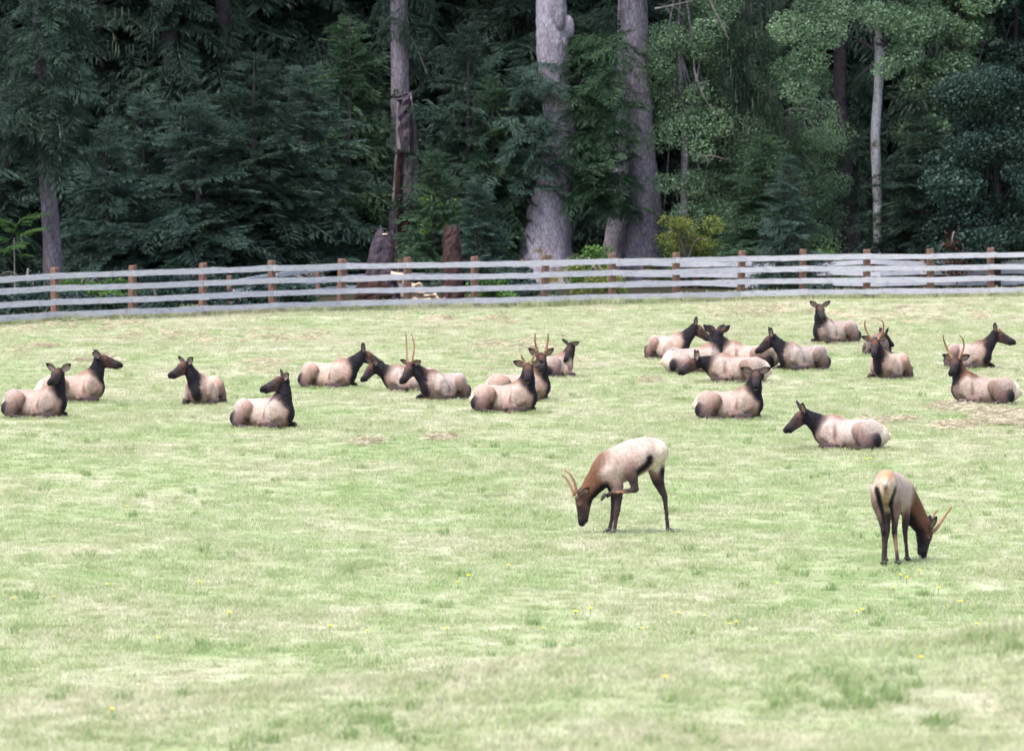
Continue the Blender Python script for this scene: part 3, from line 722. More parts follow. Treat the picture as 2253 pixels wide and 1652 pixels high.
# standing young bull scratching its neck with a hind hoof (side view, facing left)
def scratching_bull():
    Z = lambda zx, zy, y=0.0: np.array([(zx - 900) / 908, y, (1496 - zy) / 908])
    ch, pa, ex = [], [], []
    def nd(zx, zy, y, rs, rv, col): return (*Z(zx, zy, y), rs, rv, col)
    ch.append(chain([nd(1500, 395, 0, 0.10, 0.13, CREAM), nd(1430, 365, 0, 0.19, 0.20, TAN), nd(1290, 375, 0, 0.235, 0.245, TAN), nd(1130, 440, 0, 0.255, 0.285, TAN), nd(960, 520, 0, 0.26, 0.285, TAN),
                     nd(820, 580, 0, 0.225, 0.265, TAN), nd(720, 640, 0, 0.17, 0.21, TAN2)], k=0.03))
    ch.append(chain([nd(800, 560, 0, 0.16, 0.23, TAN2), nd(690, 670, 0, 0.14, 0.195, RUFOUS), nd(575, 800, 0, 0.115, 0.165, RUFOUS), nd(490, 920, 0, 0.095, 0.135, RUFOUS), nd(440, 1000, 0, 0.08, 0.11, BROWN)], up=(-0.7, 0, 0.7), k=0.08))
    # head
    P = Z(415, 975); f = Z(352, 1370) - P; up = np.array([-1.0, -0.15, 0.05])
    sc = np.linalg.norm(f) / 0.47
    A1 = [Z(335, 940, -0.04), Z(292, 770, -0.06), Z(232, 665, -0.07), Z(152, 605, -0.05)]
    A2 = [Z(305, 975, 0.05), Z(240, 835, 0.08), Z(190, 745, 0.09), Z(122, 685, 0.07)]
    rr = [0.028, 0.024, 0.019, 0.011]
    head_parts(ch, pa, ex, P, f, up, ((A1, rr), (A2, rr)), sc, ((0.5, -0.35, -0.75), (0.5, -0.4, -0.8)))
    # shoulders and fore legs
    for zy_, y, pts in ((0, -0.13, [(800, 620, 0.11, 0.17, TAN), (870, 780, 0.085, 0.12, TAN2), (905, 930, 0.062, 0.075, LEG), (898, 1080, 0.046, 0.055, LEG), (887, 1180, 0.044, 0.05, LEG), (872, 1300, 0.029, 0.033, LEG), (856, 1420, 0.031, 0.034, LEG), (850, 1470, 0.030, 0.034, DARK)]),
                        (0, 0.13, [(800, 640, 0.11, 0.16, TAN2), (840, 800, 0.08, 0.11, LEG), (858, 940, 0.058, 0.07, LEG), (850, 1080, 0.045, 0.05, LEG), (842, 1160, 0.042, 0.046, LEG), (820, 1280, 0.029, 0.032, LEG), (797, 1390, 0.030, 0.033, LEG), (788, 1440, 0.030, 0.033, DARK)])):
        ch.append(chain([nd(a, b + (0 if y < 0 else 26), y, rs, rv, c) for a, b, rs, rv, c in pts], up=(1, 0, 0.1), k=0.05))
    ex.append(('hoof', hoof_mesh(Z(846, 1496, -0.13), (-1, -0.1, 0), 1.1)))
    ex.append(('hoof', hoof_mesh(Z(778, 1496, 0.13), (-1, 0.05, 0), 1.1)))
    # far hind leg carries the weight
    ch.append(chain([nd(1400, 430, 0.10, 0.13, 0.20, TAN), nd(1440, 620, 0.13, 0.10, 0.13, TAN2), nd(1462, 760, 0.14, 0.075, 0.095, LEG), nd(1508, 880, 0.15, 0.05, 0.065, LEG), nd(1553, 985, 0.15, 0.040, 0.048, LEG),
                     nd(1572, 1120, 0.15, 0.030, 0.034, LEG), nd(1588, 1300, 0.15, 0.028, 0.030, LEG), nd(1600, 1420, 0.15, 0.031, 0.033, LEG), nd(1608, 1460, 0.15, 0.030, 0.032, DARK)], up=(1, 0, 0.1), k=0.05))
    ex.append(('hoof', hoof_mesh(Z(1618, 1496, 0.15), (-1, -0.1, 0) and (1, -0.3, 0), 1.1)))
    # near hind leg lifted forward to scratch the neck
    ch.append(chain([nd(1330, 390, -0.09, 0.14, 0.20, TAN), nd(1220, 470, -0.16, 0.12, 0.19, TAN), nd(1100, 560, -0.20, 0.095, 0.125, HIND), nd(1072, 620, -0.21, 0.085, 0.10, HIND)], up=(0.3, 0, 1), k=0.04))
    ch.append(chain([nd(1085, 600, -0.21, 0.09, 0.115, HIND), nd(1105, 720, -0.22, 0.066, 0.085, LEG), nd(1130, 820, -0.23, 0.046, 0.058, LEG), nd(1146, 872, -0.23, 0.040, 0.050, LEG)], up=(1, 0, 0.1), k=0.05))
    ch.append(chain([nd(1150, 868, -0.23, 0.038, 0.046, LEG), nd(1060, 892, -0.23, 0.034, 0.038, LEG), nd(940, 905, -0.21, 0.029, 0.033, LEG), nd(820, 925, -0.18, 0.031, 0.035, LEG), nd(755, 960, -0.16, 0.031, 0.034, DARK)], k=0.03))
    hv, hf = hoof_mesh((0, 0, 0), (-1, 0, 0), 1.15)
    c_, s_ = math.cos(-0.55), math.sin(-0.55)
    hv = np.stack([hv[:, 0] * c_ + hv[:, 2] * s_, hv[:, 1], -hv[:, 0] * s_ + hv[:, 2] * c_], -1)
    ex.append(('hoof', (hv + Z(735, 1000, -0.16), hf)))
    # coat zones
    pa.append((Z(1500, 370), (0.135, 0.26, 0.25), CREAM, 0.4)); pa.append((Z(1440, 520, 0.0), (0.10, 0.18, 0.13), CREAM, 0.6))
    for zx, zy, r in ((1345, 430, 0.05), (1340, 490, 0.062), (1300, 540, 0.062), (1250, 580, 0.06), (1195, 625, 0.055)): pa.append((Z(zx, zy, -0.24), (r, 0.14, r), BLACK, 0.9))
    pa.append((Z(1520, 640, 0.15), (0.05, 0.2, 0.11), BLACK, 0.8))
    for zx, zy in ((1230, 740), (1160, 760), (1060, 800)): pa.append((Z(zx, zy), (0.10, 0.22, 0.07), (0.05, 0.03, 0.02), 0.8))
    for zx, zy, r in ((770, 810, 0.10), (690, 870, 0.09), (620, 930, 0.08), (570, 1000, 0.08), (540, 1060, 0.06)): pa.append((Z(zx, zy), (r, 0.2, r), DARK, 0.8))
    for zx, zy in ((700, 440), (640, 540), (570, 650)): pa.append((Z(zx, zy), (0.12, 0.2, 0.12), RUFOUS, 1.0))
    pa.append((Z(960, 910, -0.2), (0.12, 0.06, 0.02), (0.30, 0.16, 0.08), 0.8))
    tl = catmull(np.array([[*Z(1520, 330), 0.024], [*Z(1552, 400), 0.026], [*Z(1550, 480), 0.012]]), 4)
    ex.append(('tail', tube(tl[:, :3], tl[:, 3], 8)))
    g = field_at(1359, 1174)
    return finish_elk(g, 0, ch, pa, ex, 'standing bull scratching its neck with a raised hind leg', 0.0165)
scratching_bull()

# standing young bull grazing, seen from behind, facing away to the right
def grazing_bull():
    Z = lambda zx, zy, y=0.0: np.array([(zx - 500) / 1002, y, (1518 - zy) / 1002 - 0.0])
    ch, pa, ex = [], [], []
    def nd(zx, zy, y, rs, rv, col): return (*Z(zx, zy, y), rs, rv, col)
    ch.append(chain([nd(380, 395, -0.56, 0.11, 0.17, CREAM), nd(392, 380, -0.46, 0.165, 0.235, TAN), nd(425, 400, -0.25, 0.185, 0.255, TAN), nd(500, 470, 0.05, 0.215, 0.285, TAN), nd(585, 510, 0.33, 0.215, 0.29, TAN),
                     nd(655, 540, 0.52, 0.175, 0.25, TAN), nd(700, 570, 0.62, 0.13, 0.19, TAN2)], k=0.03))
    ch.append(chain([nd(680, 545, 0.50, 0.14, 0.21, TAN2), nd(790, 690, 0.70, 0.12, 0.185, RUFOUS), nd(895, 860, 0.80, 0.10, 0.165, RUFOUS), nd(985, 1000, 0.84, 0.085, 0.14, RUFOUS), nd(1035, 1080, 0.85, 0.075, 0.115, BROWN)], up=(0.8, 0.2, 0.5), k=0.08))
    P = Z(1060, 1050, 0.86); f = Z(1062, 1478, 0.86) - P; up = np.array([1.0, 0.25, 0.1]); sc = np.linalg.norm(f) / 0.47
    A_far = [Z(1100, 1080, 0.88), Z(1148, 1055, 0.92), Z(1160, 950, 0.98), Z(1188, 855, 1.0), Z(1238, 800, 0.98)]
    A_near = [Z(1105, 1100, 0.84), Z(1185, 1078, 0.82), Z(1265, 975, 0.80), Z(1345, 850, 0.78), Z(1425, 738, 0.78)]
    rr = [0.027, 0.022, 0.019, 0.011]
    head_parts(ch, pa, ex, P, f, up, ((A_near, [0.034, 0.031, 0.025, 0.021, 0.014]), (A_far, [0.030] + rr)) , sc, ((0.35, 0.3, -0.9), (0.35, 0.35, -0.9)))
    legs = [
     (-0.42, [(300, 430, 0.12, 0.17, TAN), (285, 600, 0.085, 0.13, HIND), (325, 780, 0.06, 0.085, HIND), (358, 920, 0.045, 0.055, LEG), (375, 1040, 0.038, 0.045, LEG), (376, 1180, 0.028, 0.031, LEG), (372, 1340, 0.027, 0.029, LEG), (372, 1460, 0.031, 0.033, LEG)], (374, 1518)),
     (-0.30, [(500, 430, 0.12, 0.17, TAN), (545, 620, 0.085, 0.13, HIND), (545, 800, 0.062, 0.085, HIND), (535, 940, 0.046, 0.055, LEG), (537, 1050, 0.039, 0.046, LEG), (552, 1190, 0.028, 0.031, LEG), (570, 1340, 0.027, 0.029, LEG), (582, 1460, 0.031, 0.033, LEG)], (584, 1518)),
     (0.42, [(690, 600, 0.09, 0.16, TAN), (735, 770, 0.066, 0.10, HIND), (735, 930, 0.052, 0.062, LEG), (727, 1060, 0.041, 0.046, LEG), (735, 1190, 0.028, 0.031, LEG), (750, 1330, 0.027, 0.029, LEG), (760, 1470, 0.031, 0.033, LEG)], (764, 1518)),
     (0.30, [(480, 640, 0.08, 0.13, TAN2), (465, 800, 0.056, 0.08, LEG), (466, 940, 0.046, 0.055, LEG), (465, 1060, 0.040, 0.045, LEG), (450, 1190, 0.028, 0.031, LEG), (438, 1340, 0.027, 0.029, LEG), (432, 1470, 0.031, 0.033, LEG)], (431, 1518)),
    ]
    for y, pts, hf in legs:
        ch.append(chain([nd(a, b, y, rs, rv, c) for a, b, rs, rv, c in pts], up=(0.35, 0.9, 0.0), k=0.045))
        ex.append(('hoof', hoof_mesh(Z(hf[0], hf[1], y), (0.35, 0.9, 0), 1.1)))
    RUMP = (0.40, 0.31, 0.24)
    pa.append((Z(390, 330, -0.60), (0.155, 0.15, 0.22), RUMP, 0.4)); pa.append((Z(395, 540, -0.56), (0.06, 0.2, 0.17), (0.30, 0.21, 0.14), 0.6))
    pa.append((Z(410, 200, -0.48), (0.13, 0.16, 0.11), (0.36, 0.205, 0.115), 0.9)); pa.append((Z(385, 370, -0.70), (0.025, 0.1, 0.10), (0.16, 0.075, 0.05), 1.0))
    for zx, zy in catmull(np.array([(262, 400.), (285, 480), (305, 570), (338, 670), (365, 770), (380, 880)]), 3): pa.append((Z(zx, zy, -0.56), (0.030, 0.14, 0.05), BLACK, 1.1))
    for zx, zy in catmull(np.array([(525, 400.), (500, 480), (478, 570), (470, 660), (488, 760), (512, 870)]), 3): pa.append((Z(zx, zy, -0.46), (0.028, 0.14, 0.05), BLACK, 1.1))
    for zx, zy in ((520, 1060), (372, 1050)): pa.append((Z(zx, zy, -0.4), (0.05, 0.1, 0.05), BLACK, 0.8))
    pa.append((Z(556, 1200, -0.34), (0.03, 0.06, 0.12), (0.30, 0.17, 0.10), 0.9))
    for zx, zy, y in ((790, 900, 0.7), (850, 980, 0.75), (900, 1060, 0.8), (930, 1150, 0.8), (940, 1240, 0.82)): pa.append((Z(zx, zy, y), (0.11, 0.3, 0.12), DARK, 0.8))
    for zx, zy, y in ((860, 600, 0.7), (940, 760, 0.75), (1010, 900, 0.8)): pa.append((Z(zx, zy, y), (0.09, 0.25, 0.11), RUFOUS, 1.0))
    for zx in (560, 640): pa.append((Z(zx, 880, 0.2), (0.12, 0.3, 0.10), (0.04, 0.026, 0.02), 0.8))
    pa.append((Z(690, 620, 0.35), (0.03, 0.3, 0.2), TAN, 1.0))
    tl = catmull(np.array([[*Z(385, 270, -0.70), 0.030], [*Z(378, 310, -0.745), 0.034], [*Z(370, 365, -0.735), 0.014]]), 4)
    ex.append(('tail', tube(tl[:, :3], tl[:, 3], 8)))
    g = field_at(1960, 1241)
    return finish_elk(g, 0, ch, pa, ex, 'standing bull seen from behind, grazing with its head down', 0.0165)
grazing_bull()

# ------------------------------------------------------------------ fences
def bent_board(L, h, t, seed, droop=0.0):
    """A weathered board along +x, slightly bowed and uneven on its edges, chipped ends."""
    r_ = np.random.default_rng(seed); n = 7
    xs_ = np.linspace(0, L, n); bow = droop * np.sin(np.pi * xs_ / L) + 0.003 * r_.normal(size=n)
    top = 0.005 * r_.normal(size=n); bot = 0.005 * r_.normal(size=n); out = 0.006 * r_.normal(size=n)
    V = []
    for i in range(n):
        for zz, dd in ((h / 2 + top[i], 0), (-h / 2 + bot[i], 0)):
            V.append((xs_[i], out[i] - t / 2, zz + bow[i])); V.append((xs_[i], out[i] + t / 2, zz + bow[i]))
    F = []
    for i in range(n - 1):
        a = i * 4; b = a + 4
        F += [(a, a + 2, b + 2, b), (a + 1, b + 1, b + 3, a + 3), (a, b, b + 1, a + 1), (a + 2, a + 3, b + 3, b + 2)]
    F += [(0, 1, 3, 2), (n * 4 - 4, n * 4 - 2, n * 4 - 1, n * 4 - 3)]
    return np.array(V), np.array(F)

def post_mesh(h, w, seed):
    r_ = np.random.default_rng(seed); V = []; b = 0.014
    for zz, s in ((-0.25, 1), (0.0, 1.02), (h * 0.5, 1.0), (h - 0.03, 0.98), (h, 0.86)):
        k = w / 2 * s
        for (x, y) in ((-k + b, -k), (k - b, -k), (k, -k + b), (k, k - b), (k - b, k), (-k + b, k), (-k, k - b), (-k, -k + b)):
            V.append((x + 0.003 * r_.normal(), y + 0.003 * r_.normal(), zz + (0.012 * r_.normal() if zz > h - 0.05 else 0)))
    F = []
    for i in range(4):
        for j in range(8): F.append((i * 8 + j, i * 8 + (j + 1) % 8, i * 8 + 8 + (j + 1) % 8, i * 8 + 8 + j))
    V.append((0, 0, h + 0.005)); k = len(V) - 1
    T = [(32 + j, 32 + (j + 1) % 8, k) for j in range(8)]
    F = np.array(F); F = np.vstack([F[:, [0, 1, 2]], F[:, [0, 2, 3]], np.array(T)])
    return np.array(V), F

def build_fence(pts, height, rails, board_h, label, seed, post_w=0.17, skip=(), board_t=0.035, jitter=0.014):
    """pts: ground points of the posts. Rails sit on the camera side; each bay's boards are parts of their own."""
    root = empty('board_fence', pts[0], label, 'fence')
    r_ = random.Random(seed); o = Vector(pts[0])
    pm = [mesh_np('fence_post', *post_mesh(height, post_w, s)) for s in range(4)]
    ends = {}
    for i, p in enumerate(pts):
        q = obj('post', pm[i % 4], M['post'], root); q.location = Vector(p) - o
        d = Vector(pts[min(i + 1, len(pts) - 1)]) - Vector(pts[max(i - 1, 0)])
        q.rotation_euler = (R(r_.uniform(-1.2, 1.2)), R(r_.uniform(-1.2, 1.2)), math.atan2(d.y, d.x))
        for k, z in enumerate(rails): ends[i, k] = z + r_.uniform(-jitter, jitter)
    for i in range(len(pts) - 1):
        a, b = Vector(pts[i]), Vector(pts[i + 1]); d = b - a; hd = Vector((d.x, d.y, 0)); L = hd.length; hd.normalize()
        nrm = Vector((hd.y, -hd.x, 0));
        if nrm.y > 0: nrm = -nrm
        for k in range(len(rails)):
            if (i, k) in skip: continue
            z0, z1 = a.z + ends[i, k], b.z + ends[i + 1, k]
            off = post_w / 2 + board_t * 0.62 + ((i + k) % 2) * (board_t + 0.004)
            s = a + nrm * off - hd * 0.10; e = b + nrm * off + hd * 0.10
            me = mesh_np('fence_rail', *bent_board((e - s).length + 0.001, board_h * r_.uniform(0.93, 1.06), board_t, seed * 100 + i * 7 + k, r_.uniform(-0.012, 0.006)))
            q = obj('rail', me, M['rail'], root)
            q.location = Vector((s.x, s.y, z0)) - o
            q.rotation_euler = (0, -math.atan2(z1 - z0, L), math.atan2(hd.y, hd.x))
    return root

FX = [-52, 121, 291, 446, 600, 750, 897, 1044, 1198, 1347, 1488, 1630, 1766, 1907, 2048, 2180, 2312]
def fence_y(px): return np.interp(px, [-60, 121, 446, 750, 1044, 1347, 1630, 1907, 2180, 2330], [718, 708, 694, 682, 675, 668, 661, 657, 653, 651])
fpts = [field_at(px, float(fence_y(px))) for px in FX]
build_fence(fpts, 1.52, (0.20, 0.565, 0.93, 1.29), 0.165, 'long grey four-board pasture fence with reddish brown posts', 3, 0.185)
# older fence further back, meeting the front one at the left
BX = [(505, 683), (600, 667), (700, 652), (760, 644), (880, 641), (1010, 640), (1150, 639), (1290, 638), (1420, 637), (1530, 636), (1650, 636), (1745, 636), (1822, 635), (1930, 635), (2030, 634), (2130, 634), (2230, 633), (2330, 633)]
bpts = [field_at(x, y) for x, y in BX]
build_fence(bpts, 1.0, (0.18, 0.50, 0.84), 0.15, 'lower weathered fence running behind the front fence', 9, 0.15, jitter=0.04)

# ------------------------------------------------------------------ grass, hay and flowers (uncountable ground cover)
def grass_tuft(seed, n, h, spread, lean, w):
    r_ = np.random.default_rng(seed); V, F, Cc = [], [], []
    for i in range(n):
        a = r_.uniform(0, 2 * math.pi); rr = spread * math.sqrt(r_.uniform(0, 1)); p = np.array([math.cos(a) * rr, math.sin(a) * rr, -0.01])
        d = r_.uniform(0, 2 * math.pi); hh = h * r_.uniform(0.45, 1.15); ln = lean * r_.uniform(0.2, 1.3) * hh
        D = np.array([math.cos(d), math.sin(d), 0]); f = r_.uniform(0, 2 * math.pi); S = np.array([math.cos(f), math.sin(f), 0]) * w * r_.uniform(0.7, 1.3) / 2
        m = p + D * ln * 0.35 + [0, 0, hh * 0.6]; t = p + D * ln + [0, 0, hh * (1 - 0.15 * lean)]
        o = len(V); V += [p - S, p + S, m - S * 0.8, m + S * 0.8, t]; F += [(o, o + 1, o + 3), (o, o + 3, o + 2), (o + 2, o + 3, o + 4)]
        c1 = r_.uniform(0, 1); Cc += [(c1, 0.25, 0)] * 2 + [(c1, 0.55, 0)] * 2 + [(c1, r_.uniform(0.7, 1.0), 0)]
    return np.array(V), np.array(F), np.array(Cc)

def scatter(name, pts, scl, tufts, mat, label, cat, seed=0):
    """One ground-cover object: points carrying instances of a few tufts."""
    coll = bpy.data.collections.new(name + '_tufts')
    for i, (V, F, cc) in enumerate(tufts):
        me = mesh_np(name + '_tuft', V, F, False, cc); me.materials.append(mat)
        coll.objects.link(bpy.data.objects.new(name + '_tuft', me))
    me = bpy.data.meshes.new(name); me.vertices.add(len(pts)); me.vertices.foreach_set('co', np.asarray(pts, np.float32).ravel())
    a = me.attributes.new('size', 'FLOAT', 'POINT'); a.data.foreach_set('value', np.asarray(scl, np.float32))
    o = bpy.data.objects.new(name, me); link(o); tag(o, label, cat, kind='stuff')
    ng = bpy.data.node_groups.new(name, 'GeometryNodeTree')
    ng.interface.new_socket('Geometry', in_out='INPUT', socket_type='NodeSocketGeometry'); ng.interface.new_socket('Geometry', in_out='OUTPUT', socket_type='NodeSocketGeometry')
    N = ng.nodes; Lk = ng.links
    gi = N.new('NodeGroupInput'); go = N.new('NodeGroupOutput'); mp = N.new('GeometryNodeMeshToPoints'); ip = N.new('GeometryNodeInstanceOnPoints'); ci = N.new('GeometryNodeCollectionInfo')
    ci.inputs['Collection'].default_value = coll; ci.inputs['Separate Children'].default_value = True; ci.inputs['Reset Children'].default_value = True
    rv = N.new('FunctionNodeRandomValue'); rv.data_type = 'FLOAT_VECTOR'; rv.inputs[0].default_value = (-0.12, -0.12, 0); rv.inputs[1].default_value = (0.12, 0.12, 6.283)
    na = N.new('GeometryNodeInputNamedAttribute'); na.data_type = 'FLOAT'; na.inputs[0].default_value = 'size'
    ip.inputs['Pick Instance'].default_value = True
    Lk.new(gi.outputs[0], mp.inputs[0]); Lk.new(mp.outputs[0], ip.inputs['Points']); Lk.new(ci.outputs[0], ip.inputs['Instance'])
    Lk.new(rv.outputs[0], ip.inputs['Rotation']); Lk.new(na.outputs[0], ip.inputs['Scale']); Lk.new(ip.outputs[0], go.inputs[0])
    md = o.modifiers.new('scatter', 'NODES'); md.node_group = ng
    return o

def patch_noise(x, y, s, seed=0.0):
    return (np.sin(x * s + 1.7 * np.sin(y * s * 0.7 + seed)) * np.sin(y * s * 0.9 + 1.3 * np.sin(x * s * 0.8 - seed)) + 0.6 * np.sin(x * s * 2.3 + seed + np.sin(y * s * 2.1)) * np.sin(y * s * 1.9 - seed)) / 1.6

gp, gs = [], []
for y0, y1, dens in ((50, 68, 34), (68, 80, 8), (80, 110, 22), (110, 150, 17), (150, 196, 13), (196, 222, 9)):
    w0 = 0.0736 * y1 * 1.0 + 3.0
    n = int(dens * 2 * w0 * (y1 - y0)); x = rng.uniform(-w0, w0, n); y = rng.uniform(y0, y1, n)
    keep = np.abs(x) < 0.0736 * y + 3.0; x, y = x[keep], y[keep]
    gp.append(np.stack([x, y, terrain(x, y)], -1))
    gs.append(rng.uniform(0.7, 1.25, len(x)) * (1 + 0.35 * patch_noise(x, y, 0.55)))
gp = np.vstack(gp); gs = np.concatenate(gs)
kk = gp[:, 1] - 0.88 * gp[:, 0] < 211 + rng.normal(0, 1.0, len(gp)); gp, gs = gp[kk], gs[kk]
ep, es = [], []       # grass pressed up against the resting animals
for e in HERD:
    g = field_at(e['px'], e['py']); hd = R(e['heading']); u = e.get('scale', 1.0)
    for i in range(70):
        a = rng.uniform(0, 2 * math.pi); lx, ly = 0.78 * u * math.cos(a) * rng.uniform(0.93, 1.12), 0.47 * u * math.sin(a) * rng.uniform(0.93, 1.15)
        x, y = g.x + lx * math.cos(hd) - ly * math.sin(hd), g.y + lx * math.sin(hd) + ly * math.cos(hd)
        ep.append((x, y, float(terrain(x, y)))); es.append(rng.uniform(0.9, 1.5))
gp = np.vstack([gp, ep]); gs = np.concatenate([gs, es])
tufts = [grass_tuft(s, 34, 0.075, 0.17, 0.75, 0.0075) for s in range(8)]
scatter('meadow_grass', gp, gs, tufts, M['blade'], 'short mown grass covering the whole pasture', 'grass')
# longer rough grass along both sides of the fence line
xx = rng.uniform(-19, 19, 5200); fi = np.interp(xx, [p.x for p in fpts], [p.y for p in fpts])
yy = fi + rng.normal(0.1, 0.28, len(xx)); far = rng.uniform(0, 1, len(xx)) < 0.5; yy[far] += rng.uniform(0.3, 5, far.sum())
kk = yy - 0.88 * xx < 213; xx, yy = xx[kk], yy[kk]
scatter('verge_grass', np.stack([xx, yy, terrain(xx, yy)], -1), rng.uniform(0.7, 1.3, len(xx)) * (1 + 0.3 * patch_noise(xx, yy, 0.7)),
        [grass_tuft(50 + s, 30, 0.19, 0.16, 0.6, 0.011) for s in range(5)], M['blade'], 'taller uncut grass along the foot of the fence', 'grass')

q_ = np.random.default_rng(21); n = 900; yy = 54 + 110 * q_.uniform(size=n) ** 1.3; xx = q_.uniform(-1, 1, n) * (0.0736 * yy + 2)
kk = patch_noise(xx, yy, 0.9, 2.0) > 0.15; xx, yy = xx[kk], yy[kk]
big = [(1876, 1512, 9), (1850, 1530, 8), (840, 1590, 8), (810, 1600, 7), (1930, 1520, 6), (2170, 1390, 6), (2230, 1400, 6), (1700, 1500, 4), (600, 1610, 5), (1000, 1500, 4)]
bx_, by_ = [], []
for (px, py, k) in big:
    d = ray(px, py); yv = next(v for v in np.arange(54, 70, 0.1) if CAM_H + d.z * v / d.y <= float(terrain(d.x * v / d.y, v)) + 0.05)
    bx_ += list(d.x * yv / d.y + q_.normal(0, 0.16, k)); by_ += list(yv + q_.normal(0, 0.8, k))
xx = np.concatenate([xx, bx_]); yy = np.concatenate([yy, by_])
scatter('tall_grass_tufts', np.stack([xx, yy, terrain(xx, yy)], -1), q_.uniform(0.6, 1.2, len(xx)), [(lambda t: (t[0], t[1], np.repeat(0.7 + 0.5 * t[2][:, :1], 3, 1)))(grass_tuft(90 + s, 46, 0.15, 0.10, 0.8, 0.008)) for s in range(5)], M['tuft'], 'darker green tufts standing out of the mown grass', 'grass')

def straw_tuft(seed, n=46):
    r_ = np.random.default_rng(seed); V, F, Cc = [], [], []
    for i in range(n):
        p = np.array([r_.normal(0, 0.13), r_.normal(0, 0.10), abs(r_.normal(0, 0.035))]); a = r_.uniform(0, math.pi); l = r_.uniform(0.08, 0.2)
        D = np.array([math.cos(a), math.sin(a) * 0.7, r_.uniform(-0.2, 0.35)]) * l; S = np.array([0, 0, 0.004]) + np.array([-D[1], D[0], 0]) / l * 0.004
        o = len(V); V += [p - D / 2 - S, p - D / 2 + S, p + D / 2 + S, p + D / 2 - S]; F += [(o, o + 1, o + 2), (o, o + 2, o + 3)]
        t = r_.uniform(0.6, 1.15); Cc += [(t, t, t)] * 4
    return np.array(V), np.array(F), np.array(Cc)
hp = []
def hay_row(x0, y0, x1, y1, n, wd):
    for i in range(n if y0 > 830 else n // 2):
        t = rng.uniform(); p = field_at(x0 + (x1 - x0) * t, y0 + (y1 - y0) * t)
        x, y = p.x + rng.normal(0, wd), p.y + rng.normal(0, wd * 6); hp.append((x, y, float(terrain(x, y)) + 0.035))
for a in ((2060, 948, 2215, 928, 42, 0.10), (2160, 922, 2253, 912, 60, 0.14), (2200, 934, 2270, 936, 30, 0.12), (1905, 934, 1990, 926, 28, 0.09), (2060, 902, 2110, 894, 26, 0.1), (2120, 905, 2180, 900, 20, 0.1),
          (1415, 841, 1432, 840, 8, 0.06), (955, 968, 990, 963, 12, 0.08), (780, 980, 830, 972, 10, 0.1), (20, 775, 120, 765, 26, 0.2), (300, 738, 520, 742, 46, 0.35), (560, 750, 720, 742, 40, 0.3), (1050, 755, 1250, 768, 50, 0.35),
          (1500, 690, 1800, 684, 70, 0.45), (1850, 700, 2200, 690, 80, 0.45), (150, 800, 260, 792, 30, 0.25), (880, 700, 1150, 705, 50, 0.4), (30, 722, 330, 712, 60, 0.4), (1120, 790, 1300, 800, 30, 0.3), (540, 802, 640, 806, 24, 0.25)): hay_row(*a)
hp = np.array(hp)
scatter('cut_hay', hp, rng.uniform(0.7, 1.3, len(hp)), [straw_tuft(s) for s in range(5)], M['straw'], 'pale dried hay left lying on the mown pasture', 'hay')

def make_flower():
    st = tube(catmull(np.array([[0, 0, -0.01], [0.006, 0, 0.04], [0.004, 0.005, 0.085]]), 3), 0.0035, 5)
    V, F = [], []
    n = 14
    for i in range(n):
        a = 2 * math.pi * i / n; d = np.array([math.cos(a), math.sin(a), 0]); s = np.array([-d[1], d[0], 0]) * 0.006; o = len(V)
        c = np.array([0.004, 0.005, 0.085])
        V += [c - s * 0.4, c + s * 0.4, c + d * 0.02 + s + [0, 0, 0.010], c + d * 0.02 - s + [0, 0, 0.010], c + d * 0.032 + [0, 0, 0.006]]
        F += [(o, o + 1, o + 2), (o, o + 2, o + 3), (o + 3, o + 2, o + 4)]
    bv = BALL[0] * [0.012, 0.012, 0.008] + [0.004, 0.005, 0.091]
    hv, hf = joinVF([(np.array(V), np.array(F)), (bv, BALL[1])])
    return mesh_np('flower_stem', *st), mesh_np('flower_head', hv, hf)
fs, fh = make_flower()
FL = [(1268, 1359), (1298, 1352), (1491, 1360), (1552, 1363), (1196, 1391), (985, 1396), (350, 1415), (1884, 1358), (1897, 1354), (1965, 1299), (1982, 1276), (2064, 1305), (2113, 1336), (2022, 1264), (1995, 1282), (1412, 1393), (725, 1393), (808, 1397),
      (30, 1327), (118, 1323), (505, 1365), (440, 1290), (1008, 1290), (1030, 1278), (1606, 1384), (1622, 1383), (160, 862), (866, 852), (1908, 1020), (1916, 1015), (1012, 1060), (280, 1120), (1120, 1255), (1712, 1290), (2150, 1385), (235, 1300)]
for k, (x, y) in enumerate(FL):
    p = field_at(x, y + 4); big = y < 900
    side = 'left' if x < 751 else 'middle' if x < 1502 else 'right'
    o = empty('wildflower', p, 'small yellow dandelion-like flower in the grass, %s third of the picture' % side, 'flower', 'yellow flowers in the %s third' % side, rng.uniform(0, 6))
    sc_ = rng.uniform(0.9, 1.4); o.scale = (sc_,) * 3
    obj('stem', fs, M['stem'], o); obj('flower_head', fh, M['petal'], o)
for x, y in ((2026, 1438), (246, 1552), (1462, 1480)):       # on the bank crest in front
    d = ray(x, y); t = (62.0) / d.y; p = Vector((d.x * t, 62.0, 0)); p.z = CAM_H + d.z * t - 0.13
    o = empty('wildflower', p, 'blurred yellow flower on the near grassy bank', 'flower', 'yellow flowers on the near bank')
    p.z = max(p.z, float(terrain(p.x, p.y)) - 0.02); yy_ = 62.0
    for yv in np.arange(56, 66, 0.1):
        t = yv / d.y; zz = CAM_H + d.z * t
        if zz - 0.12 <= float(terrain(d.x * t, yv)): o.location = (d.x * t, yv, float(terrain(d.x * t, yv))); break
    obj('stem', fs, M['stem'], o); obj('flower_head', fh, M['petal'], o)

